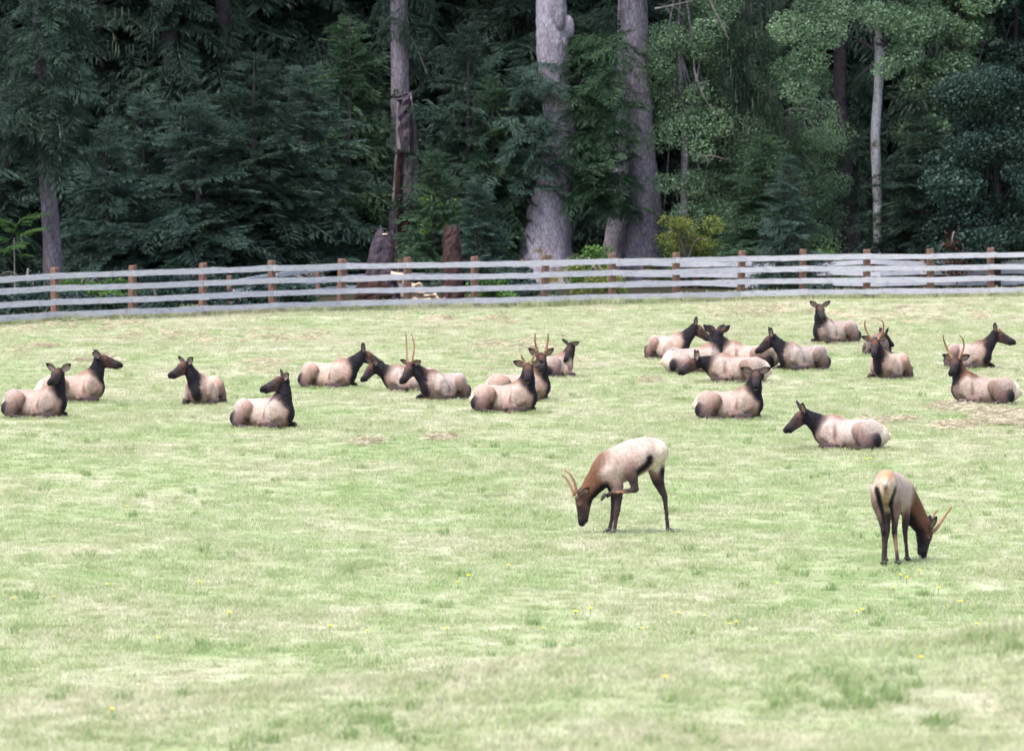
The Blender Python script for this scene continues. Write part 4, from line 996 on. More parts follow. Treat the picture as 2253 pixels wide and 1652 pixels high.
# ------------------------------------------------------------------ woods behind the fence
def spruce_bough(seed, droop=0.35, hang=0.5, kites=16, twigs=13, fine=1.0):
    """Unit-length conifer bough along +x: drooping axis, side shoots, each with hanging needle sprays. Returns V, F, tint."""
    r_ = np.random.default_rng(seed); V, F, T = [], [], []
    def axis(t): return np.array([t, 0.06 * math.sin(3 * t + seed), 0.16 * t - droop * t * t])
    def kite(p, d, L, w, t0, t1):
        d = d / (np.linalg.norm(d) + 1e-9); s = np.cross(d, [0, 0, 1.0] if abs(d[2]) < 0.9 else [1.0, 0, 0]); s /= np.linalg.norm(s) + 1e-9
        s = s * math.cos(0.6) + np.cross(d, s) * math.sin(r_.uniform(-0.9, 0.9))
        o = len(V); V.extend([p, p + d * L * 0.45 + s * w, p + d * L, p + d * L * 0.45 - s * w]); F.extend([(o, o + 1, o + 2), (o, o + 2, o + 3)])
        T.extend([t0, (t0 + t1) / 2, t1, (t0 + t1) / 2])
    def spray(p, d, L, w, t0, t1):
        d = d / (np.linalg.norm(d) + 1e-9); s = np.cross(d, r_.normal(size=3)); s /= np.linalg.norm(s) + 1e-9
        o = len(V); V.extend([p - s * w, p + s * w, p + d * L]); F.append((o, o + 1, o + 2)); T.extend([t0, t0, t1])
    for i in range(8):
        a, b = axis(i / 8), axis((i + 1) / 8); kite(a, b - a, np.linalg.norm(b - a) * 1.3, 0.012, 0.5, 0.6)
    for t in np.linspace(0.10, 0.98, twigs):
        p = axis(t); l = 0.36 * (1 - t) ** 0.75 + 0.09
        for sg in (1, -1):
            a = R(r_.uniform(38, 66)); ll = l * r_.uniform(0.75, 1.2)
            d = np.array([math.cos(a), sg * math.sin(a), -hang * r_.uniform(0.15, 0.75)])
            kite(p, d, ll, 0.005 * fine, 0.5, 0.8)
            for k in range(kites):
                q = p + d * ll * (0.2 + 0.8 * k / kites); q2 = np.array([d[0] + r_.normal(0, 0.4), d[1] + r_.normal(0, 0.4), d[2] - hang * r_.uniform(0.2, 1.3)])
                spray(q, q2, (ll * r_.uniform(0.20, 0.38) if fine == 1 else fine * r_.uniform(0.07, 0.15)), 0.0105 * fine, 0.72, r_.uniform(0.95, 1.35))
    return np.array(V), np.array(F), np.array(T)
BOUGHS = [spruce_bough(s, 0.32 + 0.06 * (s % 4), 0.16 + 0.09 * (s % 5)) for s in range(10)]
BOUGHS_LIGHT = [spruce_bough(40 + s, 0.34, 0.5, 7, 16, 0.8) for s in range(6)]
BOUGHS_FINE = [spruce_bough(60 + s, 0.30 + 0.06 * (s % 4), 0.5 + 0.15 * (s % 3), 16, 19, 0.66) for s in range(6)]

def place_boughs(spec, lib, seed):
    """spec rows: x, y, z, yaw, pitch, length, roll, tint."""
    r_ = np.random.default_rng(seed); Vs, Fs, Cs, o = [], [], [], 0
    for (x, y, z, yaw, pit, L, roll, tint) in spec:
        V, F, T = lib[r_.integers(len(lib))]
        c, s = math.cos(roll), math.sin(roll); P = np.stack([V[:, 0], V[:, 1] * c - V[:, 2] * s, V[:, 1] * s + V[:, 2] * c], -1)
        c, s = math.cos(pit), math.sin(pit); P = np.stack([P[:, 0] * c - P[:, 2] * s, P[:, 1], P[:, 0] * s + P[:, 2] * c], -1)
        c, s = math.cos(yaw), math.sin(yaw); P = np.stack([P[:, 0] * c - P[:, 1] * s, P[:, 0] * s + P[:, 1] * c, P[:, 2]], -1)
        Vs.append(P * L + [x, y, z]); Fs.append(F + o); o += len(V); Cs.append(np.outer(T * tint, [1, 1, 1]))
    return np.vstack(Vs), np.vstack(Fs), np.vstack(Cs)

def spruce_crown(h, rad, n, seed, base=0.04, lib=BOUGHS, power=0.85, shaggy=0.25, droop=0.0, front=0.0):
    r_ = np.random.default_rng(seed); spec = []
    for i in range(n):
        t = base + (1 - base) * r_.uniform() ** 1.15
        L = rad * (1 - t) ** power * r_.uniform(1 - shaggy, 1 + shaggy) + 0.30
        yaw = i * 2.39996 + r_.normal(0, 0.3)
        if front and r_.uniform() < front: yaw = -math.pi / 2 + r_.normal(0, 0.9)
        spec.append((0.04 * r_.normal(), 0.04 * r_.normal(), t * h, yaw, R(-12 - droop + 42 * t + r_.normal(0, 9)), L, r_.normal(0, 0.35), r_.uniform(0.65, 1.3)))
    return place_boughs(spec, lib, seed)

def trunk_mesh(pts, rad, seed, sides=18, flare=0.0, rough=0.035):
    a = catmull(np.hstack([np.asarray(pts, float), np.asarray(rad, float)[:, None]]), 6)
    zz = a[:, 2] - a[0, 2]
    fl = flare * np.clip(1 - zz / 1.6, 0, 1) ** 2
    return tube(a[:, :3], a[:, 3], sides, True, rough, seed, fl)

MESHES = {}
def spruce(loc, h, rad, model, mat, label, seed, n=210, group=None, bark='bark_dark', rz=None, base=0.04, name='spruce_tree', droop=0.0, lib=None, power=0.85, H0=8.0, R0=2.4):
    key = (model, mat)
    if key not in MESHES:
        V, F, Cc = spruce_crown(H0, R0, n, model * 17 + 3, base, lib or BOUGHS, power, 0.42, droop)
        MESHES[key] = (mesh_np('spruce_crown', V, F, False, Cc), mesh_np('spruce_trunk', *trunk_mesh([(0, 0, -0.3), (0.02, 0.02, 0.3 * H0), (-0.02, 0, 0.68 * H0), (0, 0, 1.01 * H0)], [0.07 * R0, 0.05 * R0, 0.03 * R0, 0.006 * R0], model, 10, 0.3)))
        MESHES[key][0].materials.append(M[mat]); MESHES[key][1].materials.append(M[bark])
    r = empty(name, loc, label, 'tree', group, seed * 1.7 if rz is None else rz)
    r.scale = (rad / R0, rad / R0, h / H0)
    obj('trunk', MESHES[key][1], None, r); obj('crown', MESHES[key][0], None, r)
    return r

def leaf_cloud(centres, n, size, seed, flat=0.5, aspect=0.5, lobed=False):
    """Leaves around clump centres rows (x, y, z, radius)."""
    r_ = np.random.default_rng(seed); centres = np.asarray(centres, float)
    w = centres[:, 3] ** 2; idx = r_.choice(len(centres), n, p=w / w.sum()); c = centres[idx]
    u = r_.normal(size=(n, 3)); u /= np.linalg.norm(u, axis=1)[:, None]
    P = c[:, :3] + u * (c[:, 3] * r_.uniform(0.35, 1.05, n) ** 0.6)[:, None] * [1, 1, 0.75]
    d = r_.normal(size=(n, 3)); d[:, 2] = d[:, 2] * flat - 0.55; d /= np.linalg.norm(d, axis=1)[:, None]
    q = r_.normal(size=(n, 3)); s = np.cross(d, q); s /= np.linalg.norm(s, axis=1)[:, None]
    L = size * r_.uniform(0.6, 1.35, n)[:, None]; W = L * aspect
    V = np.stack([P, P + d * L * 0.45 + s * W, P + d * L, P + d * L * 0.45 - s * W], 1).reshape(-1, 3)
    o = np.arange(n)[:, None] * 4; F = np.vstack([o + [0, 1, 2], o + [0, 2, 3]])
    tint = (r_.uniform(0.65, 1.35, n) * (0.75 + 0.5 * r_.uniform(size=len(centres))[idx]))
    return V, F, np.outer(np.repeat(tint, 4), [1, 1, 1])

def broadleaf(loc, label, mat, clumps, n, size, seed, stem_pts=None, stem_r=None, bark='bark_dark', name='broadleaf_tree', cat='tree', group=None, aspect=0.5, limbs=0):
    """clumps in local metres. Trunk, limbs reaching into the crown, and leaf crown."""
    r = empty(name, loc, label, cat, group)
    if stem_pts is not None:
        parts = [trunk_mesh(stem_pts, stem_r, seed, 12, 0.3)]
        r_ = np.random.default_rng(seed)
        for k in range(limbs):
            c = clumps[r_.integers(len(clumps))]; b = np.array(stem_pts[min(len(stem_pts) - 1, 1 + r_.integers(len(stem_pts) - 1))], float)
            mid = b * 0.5 + np.array(c[:3]) * 0.5 + [0, 0, 0.35]
            parts.append(tube(catmull(np.array([b, mid, np.array(c[:3])]), 4), np.linspace(0.05, 0.012, 9), 6))
        obj('trunk', mesh_np('trunk', *joinVF(parts), True), M[bark], r)
    V, F, Cc = leaf_cloud(clumps, n, size, seed, aspect=aspect)
    obj('crown' if cat == 'tree' else 'foliage', mesh_np('crown', V, F, False, Cc), M[mat], r)
    return r

def clump_set(n, lo, hi, rlo, rhi, seed, shape=None):
    r_ = np.random.default_rng(seed); out = []
    while len(out) < n:
        p = [r_.uniform(a, b) for a, b in zip(lo, hi)]
        if shape is None or shape(*p): out.append((*p, r_.uniform(rlo, rhi)))
    return out

def dep(py): return field_at(1126, py).y      # distance of the ground row py

def big_trunk(rows, depth, label, bark, seed, crown=None, name='spruce_tree', flare=0.35, top=None, extra=None):
    """rows: (px, py, width px) from the ground up."""
    base = at(rows[0][0], rows[0][1], depth); base.z = float(terrain(base.x, base.y))
    pts, rad = [], []
    for (px, py, w) in rows:
        p = at(px, py, depth) - base; pts.append((p.x, p.y, p.z)); rad.append(w / 2 * depth / FPX)
    pts[0] = (pts[0][0], 0, -0.35)
    if top:
        x_, y_, z_ = pts[-1]; r0 = rad[-1]; m = max(2, int((top[1] - z_) / 2))
        for i in range(1, m + 1): f_ = i / m; pts.append((x_ + top[0] * f_, y_ + 0.2 * f_, z_ + (top[1] - z_) * f_)); rad.append(r0 + (top[2] - r0) * f_)
    r = empty(name, base, label, 'tree')
    obj('trunk', mesh_np('trunk', *trunk_mesh(pts, rad, seed, 26, flare, 0.03), True), M[bark], r)
    return r, base, pts

def add_boughs(root, spec, mat, seed, lib=BOUGHS, name='crown'):
    V, F, Cc = place_boughs(spec, lib, seed)
    return obj(name, mesh_np('boughs', V, F, False, Cc), M[mat], root)

def canopy_spec(n, x, y, z0, z1, rad, seed, yaw0=None, spread=3.2, pit=-18):
    r_ = np.random.default_rng(seed); out = []
    for i in range(n):
        t = r_.uniform(); yaw = r_.uniform(0, 2 * math.pi) if yaw0 is None else yaw0 + r_.normal(0, spread)
        out.append((x, y, z0 + (z1 - z0) * t, yaw, R(pit + r_.normal(0, 12)), rad * (1 - 0.45 * t) * r_.uniform(0.7, 1.2), r_.normal(0, 0.4), r_.uniform(0.6, 1.3)))
    return out

D1, D2, D3 = dep(628), dep(618), dep(606)        # three depths in the woods
# --- the landmark trunks
r, b, p = big_trunk([(1196, 634, 165), (1200, 560, 122), (1211, 450, 90), (1229, 350, 66), (1232, 270, 66), (1220, 190, 66), (1217, 90, 72), (1213, 0, 66)], D1 - 0.8, 'massive pale spruce trunk with knots, left of the pair, flared at the base', 'bark_pale', 3, flare=0.5, top=(0, 26, 0.12))
kn = [(1230, 45, 14, -0.42), (1249, 62, 15, -0.1), (1243, 96, 7, -0.42), (1222, 30, 6, -0.45)]
for (px, py, w, dy) in kn:
    q = at(px, py, D1 - 0.8) - b; V = BALL[0] * np.array([w, w, w * 1.9]) * (D1 / FPX) + np.array([q.x, dy, q.z])
    obj('burl', mesh_np('burl', V, BALL[1], True), M['bark_grey' if dy < -0.3 else 'bark_pale'], r)
add_boughs(r, canopy_spec(100, 0.5, 0, 13.5, 24, 3.8, 21), 'sp_dark', 1, BOUGHS_LIGHT)
r_ = np.random.default_rng(15); spec = []
for i in range(60):     # boughs of its left side reaching across the trunk
    o_ = at(r_.uniform(1130, 1200), r_.uniform(150, 430), D1 - r_.uniform(0.9, 1.8)) - b
    spec.append((o_.x, o_.y, o_.z + 0.2, r_.uniform(-2.6, 0.1), R(-10 + r_.normal(0, 14)), r_.uniform(0.8, 1.4), r_.normal(0, 0.4), r_.uniform(0.7, 1.4)))
add_boughs(r, spec, 'sp_blue', 16)
r, b, p = big_trunk([(1415, 632, 118), (1416, 570, 92), (1421, 480, 74), (1416, 400, 66), (1409, 300, 62), (1404, 200, 58), (1398, 90, 58), (1394, 0, 60)], D1 + 0.3, 'tall greyish spruce trunk, right of the pair, with mossy foot', 'bark_grey', 5, flare=0.4, top=(-0.2, 26, 0.12))
q = at(1448, 560, D1) - b
# its low boughs hang to the left, between the two trunks
r_ = np.random.default_rng(5); spec = []
for i in range(165):
    t = r_.uniform(); px = 1322 + r_.normal(0, 29) * (1.1 - 0.5 * abs(t - 0.45)); py = 95 + 395 * t
    o_ = at(px, py, D1 - r_.uniform(0.1, 1.6)) - b
    spec.append((o_.x, o_.y, o_.z + 0.3, -math.pi / 2 - 0.2 + r_.normal(0, 0.9), R(-8 + r_.normal(0, 14)), r_.uniform(1.0, 1.75), r_.normal(0, 0.4), r_.uniform(0.6, 1.35)))
add_boughs(r, spec, 'sp_green', 6)
add_boughs(r, canopy_spec(100, -0.3, 0, 13.5, 24, 3.8, 22), 'sp_dark', 2, BOUGHS_LIGHT)
r, b, p = big_trunk([(1348, 628, 66), (1350, 560, 50), (1358, 490, 44), (1366, 420, 40), (1370, 330, 36), (1372, 200, 32)], D2, 'pale leaning trunk half hidden between the two big spruces', 'bark_pale', 8, flare=0.4, top=(0, 15, 0.1))
add_boughs(r, canopy_spec(40, 0.3, 0, 7, 15, 2.6, 28), 'sp_dark', 12, BOUGHS_LIGHT)
r, b, p = big_trunk([(118, 650, 46), (116, 580, 42), (111, 480, 38), (100, 360, 32), (93, 260, 30), (88, 120, 26), (84, 0, 24)], dep(654), 'grey mottled trunk near the left edge behind the fence', 'bark_mid', 11, flare=0.25, top=(-0.2, 22, 0.08))
add_boughs(r, canopy_spec(130, -0.2, -0.25, 4.6, 11.5, 2.2, 23, yaw0=-1.57, spread=1.1), 'sp_dark', 3, BOUGHS_FINE); add_boughs(r, canopy_spec(50, -0.2, 0.2, 13, 20, 3.0, 123), 'sp_dark', 103, BOUGHS_LIGHT)
r, b, p = big_trunk([(893, 640, 52), (890, 560, 46), (885, 440, 42), (882, 300, 42), (880, 150, 40), (878, 0, 38)], D2, 'straight grey trunk standing behind the broken red snag', 'bark_grey', 13, flare=0.2, top=(0, 25, 0.1))
add_boughs(r, canopy_spec(22, -0.1, 0, 8.8, 11, 2.4, 24, pit=-35), 'sp_dark', 4, BOUGHS_FINE); add_boughs(r, canopy_spec(90, -0.1, 0, 13, 23, 3.6, 124), 'sp_dark', 104, BOUGHS_LIGHT)
tw = at(905, 85, D2) - b; tw2 = at(938, 162, D2 - 0.6) - b
obj('dead_branch', mesh_np('dead_branch', *tube(catmull(np.array([tw, (tw + tw2) / 2 + Vector((0.03, 0, 0.04)), tw2]), 4), np.linspace(0.035, 0.012, 9), 6)), M['twig'], r)
r, b, p = big_trunk([(398, 640, 64), (392, 480, 52), (388, 330, 46), (380, 180, 42), (374, 0, 38)], D3, 'dark purplish trunk rising behind the left spruces', 'bark_dark', 15, flare=0.2, top=(0, 24, 0.1))
add_boughs(r, canopy_spec(60, 0, 0, 6.2, 11, 2.5, 25, pit=-34), 'sp_dark', 5, BOUGHS_FINE); add_boughs(r, canopy_spec(70, 0, 0, 13, 22, 3.4, 125, pit=-26), 'sp_dark', 105, BOUGHS_LIGHT)
r, b, p = big_trunk([(508, 640, 56), (504, 400, 44), (500, 200, 40), (494, 60, 36), (490, 0, 34)], D3 + 1, 'second dark trunk behind the left spruces, with a knot hole', 'bark_dark', 16, flare=0.2, top=(0, 24, 0.1))
add_boughs(r, canopy_spec(60, 0, 0, 6.0, 11, 2.6, 26, pit=-34), 'sp_dark', 6, BOUGHS_FINE); add_boughs(r, canopy_spec(70, 0, 0, 13, 22, 3.4, 126, pit=-26), 'sp_dark', 106, BOUGHS_LIGHT)
r, b, p = big_trunk([(1880, 640, 44), (1872, 480, 36), (1862, 350, 30), (1850, 230, 28), (1848, 120, 28), (1846, 0, 26)], D2, 'dark leaning spruce trunk left of the slim white trunk', 'bark_dark', 17, flare=0.2, top=(0, 22, 0.08))
add_boughs(r, canopy_spec(60, 0.2, 0.3, 3.4, 7.5, 2.0, 27, pit=-40), 'sp_dark', 7, BOUGHS_FINE); add_boughs(r, canopy_spec(80, 0, 0, 8.5, 21, 3.2, 29), 'sp_dark', 107, BOUGHS_LIGHT)
r, b, p = big_trunk([(1934, 630, 20), (1931, 520, 19), (1930, 420, 20), (1926, 300, 21), (1932, 200, 20), (1935, 130, 22), (1930, 60, 16), (1926, 0, 12)], D1 - 1, 'slim white-barked alder trunk with mossy top, at right', 'bark_birch', 18, name='alder_tree', flare=0.25, top=(0, 14, 0.04))
mz = [((1934, 95), 0.30, 0.42), ((1942, 120), 0.22, 0.3), ((1925, 75), 0.2, 0.3)]
for (px, py), w, hgt in mz:
    q = at(px, py, D1 - 1) - b; V = BALL[0] * np.array([w, w, hgt]) * 0.55 * (1 + 0.25 * np.sin(BALL[0][:, :1] * 9 + BALL[0][:, 2:] * 7)) + np.array(q)
    obj('moss_clump', mesh_np('moss_clump', V, BALL[1], True), M['bark_dark'], r)
for k, (x0, y0, x1, y1) in enumerate(((1932, 118, 1852, 72), (1936, 110, 1985, 60), (1930, 140, 1880, 180))):
    a_, b_ = at(x0, y0, D1 - 1) - b, at(x1, y1, D1 - 1.2) - b
    obj('limb', mesh_np('limb', *tube(catmull(np.array([a_, (a_ + b_) / 2 + Vector((0, 0, 0.08)), b_]), 4), np.linspace(0.07, 0.03, 9), 7)), M['bark_dark'], r)
cl = [tuple(at(px, py, D1 - 1 - dy) - b) + (rr,) for px, py, dy, rr in
      [(1740, 60, 1, .8), (1790, 20, .6, .8), (1850, 20, .8, .7), (1780, 130, .9, .75), (1760, 200, 1, .65), (1735, 150, .4, .6), (1820, 75, 1.2, .7), (1960, 40, .8, .8), (2000, 60, .6, .8), (1990, 120, .7, .7), (1950, 150, .9, .5), (1920, 30, 1, .6), (2040, 30, .4, .7), (1770, 240, .8, .5), (1800, 170, .3, .5), (1900, -60, 0, 1.4), (1800, -80, 0, 1.4), (2000, -80, 0, 1.4), (1850, -160, 0, 1.6), (1960, -190, 0, 1.6)]]
V, F, Cc = leaf_cloud(cl, 34000, 0.072, 77); obj('crown', mesh_np('crown', V, F, False, Cc), M['alder'], r)

# --- broken snag, stumps, debris
def snag(rows, depth, label, seed, mat, name, cat, jag=0.35, inner=None):
    base = at(rows[0][0], rows[0][1], depth); base.z = float(terrain(base.x, base.y)); P, rad = [], []
    for (px, py, w) in rows: q = at(px, py, depth) - base; P.append((q.x, q.y, q.z)); rad.append(w / 2 * depth / FPX)
    P[0] = (P[0][0], 0, -0.3)
    a = catmull(np.hstack([np.array(P), np.array(rad)[:, None]]), 5); sides = 16
    V, F = tube(a[:, :3], a[:, 3], sides, True, 0.045, seed, np.full(len(a), 0.28))
    r_ = np.random.default_rng(seed); V = V.copy()
    top = slice((len(a) - 1) * sides, len(a) * sides); V[top, 2] += r_.uniform(-jag, jag * 0.6, sides); V[-1, 2] -= jag
    r = empty(name, base, label, cat); obj('trunk', mesh_np('snag', V, F), M[mat], r)
    return r, base
r, b = snag([(893, 640, 50), (894, 520, 44), (893, 420, 48), (896, 320, 42), (893, 250, 34), (890, 215, 26)], D1 + 0.6, 'tall broken snag of grey dead wood with a torn top', 31, 'snag', 'broken_snag', 'dead tree', 0.3)
for k, (rows, w) in enumerate((([(894, 335), (893, 270), (890, 225), (888, 206)], 0.22), ([(878, 620), (874, 500), (876, 400), (880, 330)], 0.11), ([(886, 600), (890, 520), (893, 470)], 0.13), ([(905, 560), (910, 520), (912, 500)], 0.10))):
    pts = np.array([tuple(at(x, y, D1 + 0.12) - b) for x, y in rows])
    obj('rotten_heartwood', mesh_np('heartwood', *tube(catmull(pts, 4), w, 9, True, 0.2, 40 + k)), M['bark_dark' if k == 0 else 'rot'], r)
snag([(868, 650, 20), (868, 560, 18), (866, 480, 16), (865, 462, 10)], D1 - 0.6, 'thin dark dead pole standing beside the root stump', 33, 'bark_dark', 'dead_pole', 'dead tree', 0.15)
r, b = snag([(838, 666, 84), (838, 610, 58), (840, 560, 46), (845, 525, 38), (850, 512, 28)], dep(663), 'hollow dark stump with torn reddish sides behind the fence', 34, 'bark_dark', 'rotten_stump', 'stump', 0.25)
for kx, (rows, w) in enumerate((([(856, 665), (857, 600), (858, 560)], 0.09), ([(868, 664), (866, 600), (862, 555), (860, 535)], 0.06), ([(826, 664), (830, 610), (836, 560)], 0.07))):
    pts = np.array([tuple(at(x, y, dep(663) - 0.22) - b) for x, y in rows]); obj('rotten_heartwood', mesh_np('heartwood', *tube(catmull(pts, 4), w, 8, True, 0.2, 45 + kx)), M['rot'], r)
cap = at(846, 516, dep(663) - 0.2) - b
obj('cut_top', mesh_np('cut_top', BALL[0] * [0.10, 0.10, 0.03] + np.array(cap), BALL[1]), M['split'], r)
snag([(996, 660, 46), (995, 600, 38), (994, 540, 34), (992, 502, 28)], dep(660), 'narrow reddish brown stump right of the woodpile', 35, 'redbark', 'rotten_stump', 'stump', 0.22)
snag([(818, 668, 60), (818, 650, 70), (818, 628, 60), (820, 612, 40)], dep(666), 'low heap-like dark root stump at the foot of the rotten one', 36, 'rot', 'rotten_stump', 'stump', 0.1)
r_ = np.random.default_rng(12)
def log_piece(L, rad, seed):
    q_ = np.random.default_rng(seed); ang = np.linspace(0, math.pi, 6); sec = [(math.cos(a) * rad, math.sin(a) * rad * 0.9) for a in ang]
    V = [(-L / 2, y, z + 0.006 * q_.normal()) for y, z in sec] + [(L / 2, y, z + 0.006 * q_.normal()) for y, z in sec]
    n = len(sec); F = []
    for j in range(n): F += [(j, (j + 1) % n, n + (j + 1) % n), (j, n + (j + 1) % n, n + j)]
    for j in range(1, n - 1): F += [(0, j + 1, j), (n, n + j, n + j + 1)]
    return np.array(V), np.array(F)
WP = [(868, 660), (884, 662), (902, 660), (918, 663), (935, 661), (952, 662), (966, 660), (878, 648), (894, 650), (912, 649), (928, 651), (945, 650), (888, 636), (906, 637), (922, 639), (938, 640), (898, 624), (916, 627), (874, 605)]
for k, (px, py) in enumerate(WP):
    d_ = dep(662) + r_.uniform(-0.12, 0.12); p_ = at(px, py, d_); zg = float(terrain(p_.x, d_)); p_.z = max(zg + 0.01, p_.z - 0.04)
    if k == 18: p_ = at(px, py, dep(663)); p_.y -= 0.35
    o_ = obj('firewood_log', mesh_np('firewood_log', *log_piece(r_.uniform(0.28, 0.42), r_.uniform(0.09, 0.13), k)), M['split'], None)
    o_.location = p_; o_.rotation_euler = (r_.uniform(-0.5, 0.5), r_.uniform(-0.35, 0.35), r_.uniform(-0.7, 0.7))
    tag(o_, 'split pale firewood log in the tumbled pile behind the fence', 'firewood', 'tumbled split firewood behind the fence')

# --- young spruces at the wood's edge
SPR = [  # px, base py, apex py, half width px, model, material, label
 (236, 638, 262, 100, 0, 'sp_blue', 'leftmost bluish young spruce beside the mottled trunk'),
 (318, 634, 212, 150, 1, 'sp_blue', 'bluish spruce with a sharp tip, second from the left trunk'),
 (437, 638, 205, 140, 2, 'sp_blue', 'bluish spruce in front of the dark purplish trunk'),
 (560, 634, 120, 150, 0, 'sp_dark', 'dark spruce in the middle of the left thicket'),
 (672, 630, 150, 150, 1, 'sp_blue', 'wide bluish spruce left of the rotten stump'),
 (770, 622, 40, 140, 3, 'sp_green', 'tall green hemlock with lichen left of the grey trunk'),
 (1030, 628, 60, 140, 4, 'sp_dark', 'broad dark spruce left of the massive pale trunk'),
 (1085, 630, 170, 92, 2, 'sp_green', 'green young hemlock touching the massive pale trunk'),
 (955, 640, 330, 90, 3, 'sp_green', 'small bright green hemlock right of the broken snag'),
 (1050, 645, 385, 70, 2, 'sp_blue', 'small bluish spruce right of the narrow stump'),
 (1735, 645, 345, 75, 1, 'sp_blue', 'pale bluish spruce sapling at right behind the fence'),
 (1680, 634, 300, 110, 3, 'sp_green', 'green hemlock behind the pale spruce sapling'),
 (2030, 630, 250, 130, 4, 'sp_dark', 'dark spruce with brown lower boughs right of the slim trunk'),
 (15, 630, 60, 150, 4, 'sp_dark', 'dark drooping spruce at the left edge'),
]
for k, (px, pb, pa_, hw, mod, mt, lb) in enumerate(SPR):
    d_ = dep(pb) + 0.3 * (k % 3); b = at(px, pb, d_); b.z = float(terrain(b.x, b.y))
    h = at(px, pa_, d_).z - b.z; spruce(b, h, hw * d_ / FPX * 1.12, mod, mt, lb, k, n=185, power=0.62)
# rusty dead boughs low on the right
b = at(2015, 634, D1 - 0.6); b.z = float(terrain(b.x, b.y)); r = empty('dead_shrub', b, 'rusty brown dead shrub below the dark spruce at right', 'shrub')
V, F, Cc = spruce_crown(3.2, 1.4, 60, 91, 0.1, BOUGHS_LIGHT); obj('branches', mesh_np('branches', V, F, False, Cc), M['rust'], r)
obj('stem', mesh_np('stem', *tube(np.array([[0, 0, -0.1], [0.03, 0, 1.5], [0, 0, 3.0]]), [0.05, 0.035, 0.01], 6)), M['bark_dark'], r)

# --- tall spruces filling the wood behind (their tops stand above the picture)
r_ = np.random.default_rng(3); k = 0
names = ['far left', 'left', 'left of centre', 'centre', 'right of centre', 'right', 'far right']
for row, (d_, n_, off) in enumerate(((D3 + 3, 13, 0.0), (D3 + 7, 12, 1.3), (D3 + 12, 11, 0.4))):
    for i in range(n_):
        x = -24 + 48 * (i + 0.5) / n_ + r_.uniform(-0.8, 0.8) + off; y = d_ + r_.uniform(-1, 1)
        z = float(terrain(x, y)); zone = names[min(6, max(0, int((x + 19) / 38 * 7)))]
        spruce((x, y, z), r_.uniform(19, 25), r_.uniform(3.0, 3.8), 5 + (k % 2), 'sp_dark', 'tall dark conifer deep in the wood, %s' % zone, k + 30, H0=22.0, R0=3.4, n=300, group='tall conifers deep in the wood, %s' % zone, base=0.02, droop=6, lib=BOUGHS_FINE, power=0.5)
        k += 1

# --- broadleaf trees and shrubs on the right
def px_clumps(rows, depth, base): return [tuple(at(px, py, depth + dy) - base) + (rr,) for px, py, dy, rr in rows]
def px_fill(x0, y0, x1, y1, n, depth, base, rlo, rhi, seed, dspread=1.2, shape=None):
    q_ = np.random.default_rng(seed); rows = []
    while len(rows) < n:
        px, py = q_.uniform(x0, x1), q_.uniform(y0, y1)
        if shape is None or shape(px, py): rows.append((px, py, q_.uniform(-dspread, dspread), q_.uniform(rlo, rhi)))
    return px_clumps(rows, depth, base)
BR = [  # label, base px, base py, box, clumps, leaves, leaf size, mat, aspect
 ('light green alder right of the greyish big trunk', 1500, 628, (1450, -80, 1590, 540), 60, 38000, 0.068, 'alder', 0.5, 'bark_grey'),
 ('light green alder with bare twigs, middle of the right half', 1600, 626, (1535, 60, 1700, 555), 60, 38000, 0.068, 'alder', 0.5, 'bark_grey'),
 ('loose alder left of the dark leaning trunk', 1740, 624, (1670, 240, 1840, 560), 40, 26000, 0.066, 'alder', 0.5, 'bark_grey'),
 ('dark bluish big-leaved maple filling the right edge', 2190, 634, (2075, 170, 2310, 570), 70, 44000, 0.09, 'maple', 0.55, 'bark_dark'),
 ('lighter green maple crown high at the right', 2110, 618, (2010, -120, 2200, 330), 50, 32000, 0.085, 'alder', 0.6, 'bark_dark'),
 ('shaded maple in the upper right corner', 2240, 616, (2170, -150, 2330, 260), 40, 22000, 0.095, 'maple', 0.6, 'bark_dark'),
]
for k, (lb, bx, by, box, nc, nl, sz, mt, asp, bk) in enumerate(BR):
    d_ = dep(by); b = at(bx, by, d_); b.z = float(terrain(b.x, b.y))
    cl = px_fill(*box, nc, d_, b, 0.45, 0.9, 200 + k)
    hz = max(c[2] for c in cl)
    broadleaf(b, lb, mt, cl, nl, sz, 300 + k, [(0, 0, -0.2), (0.1, 0.1, hz * 0.4), (-0.1, 0.2, hz * 0.75), (0, 0.2, hz)], [0.16, 0.12, 0.07, 0.02], bk, aspect=asp, limbs=16)
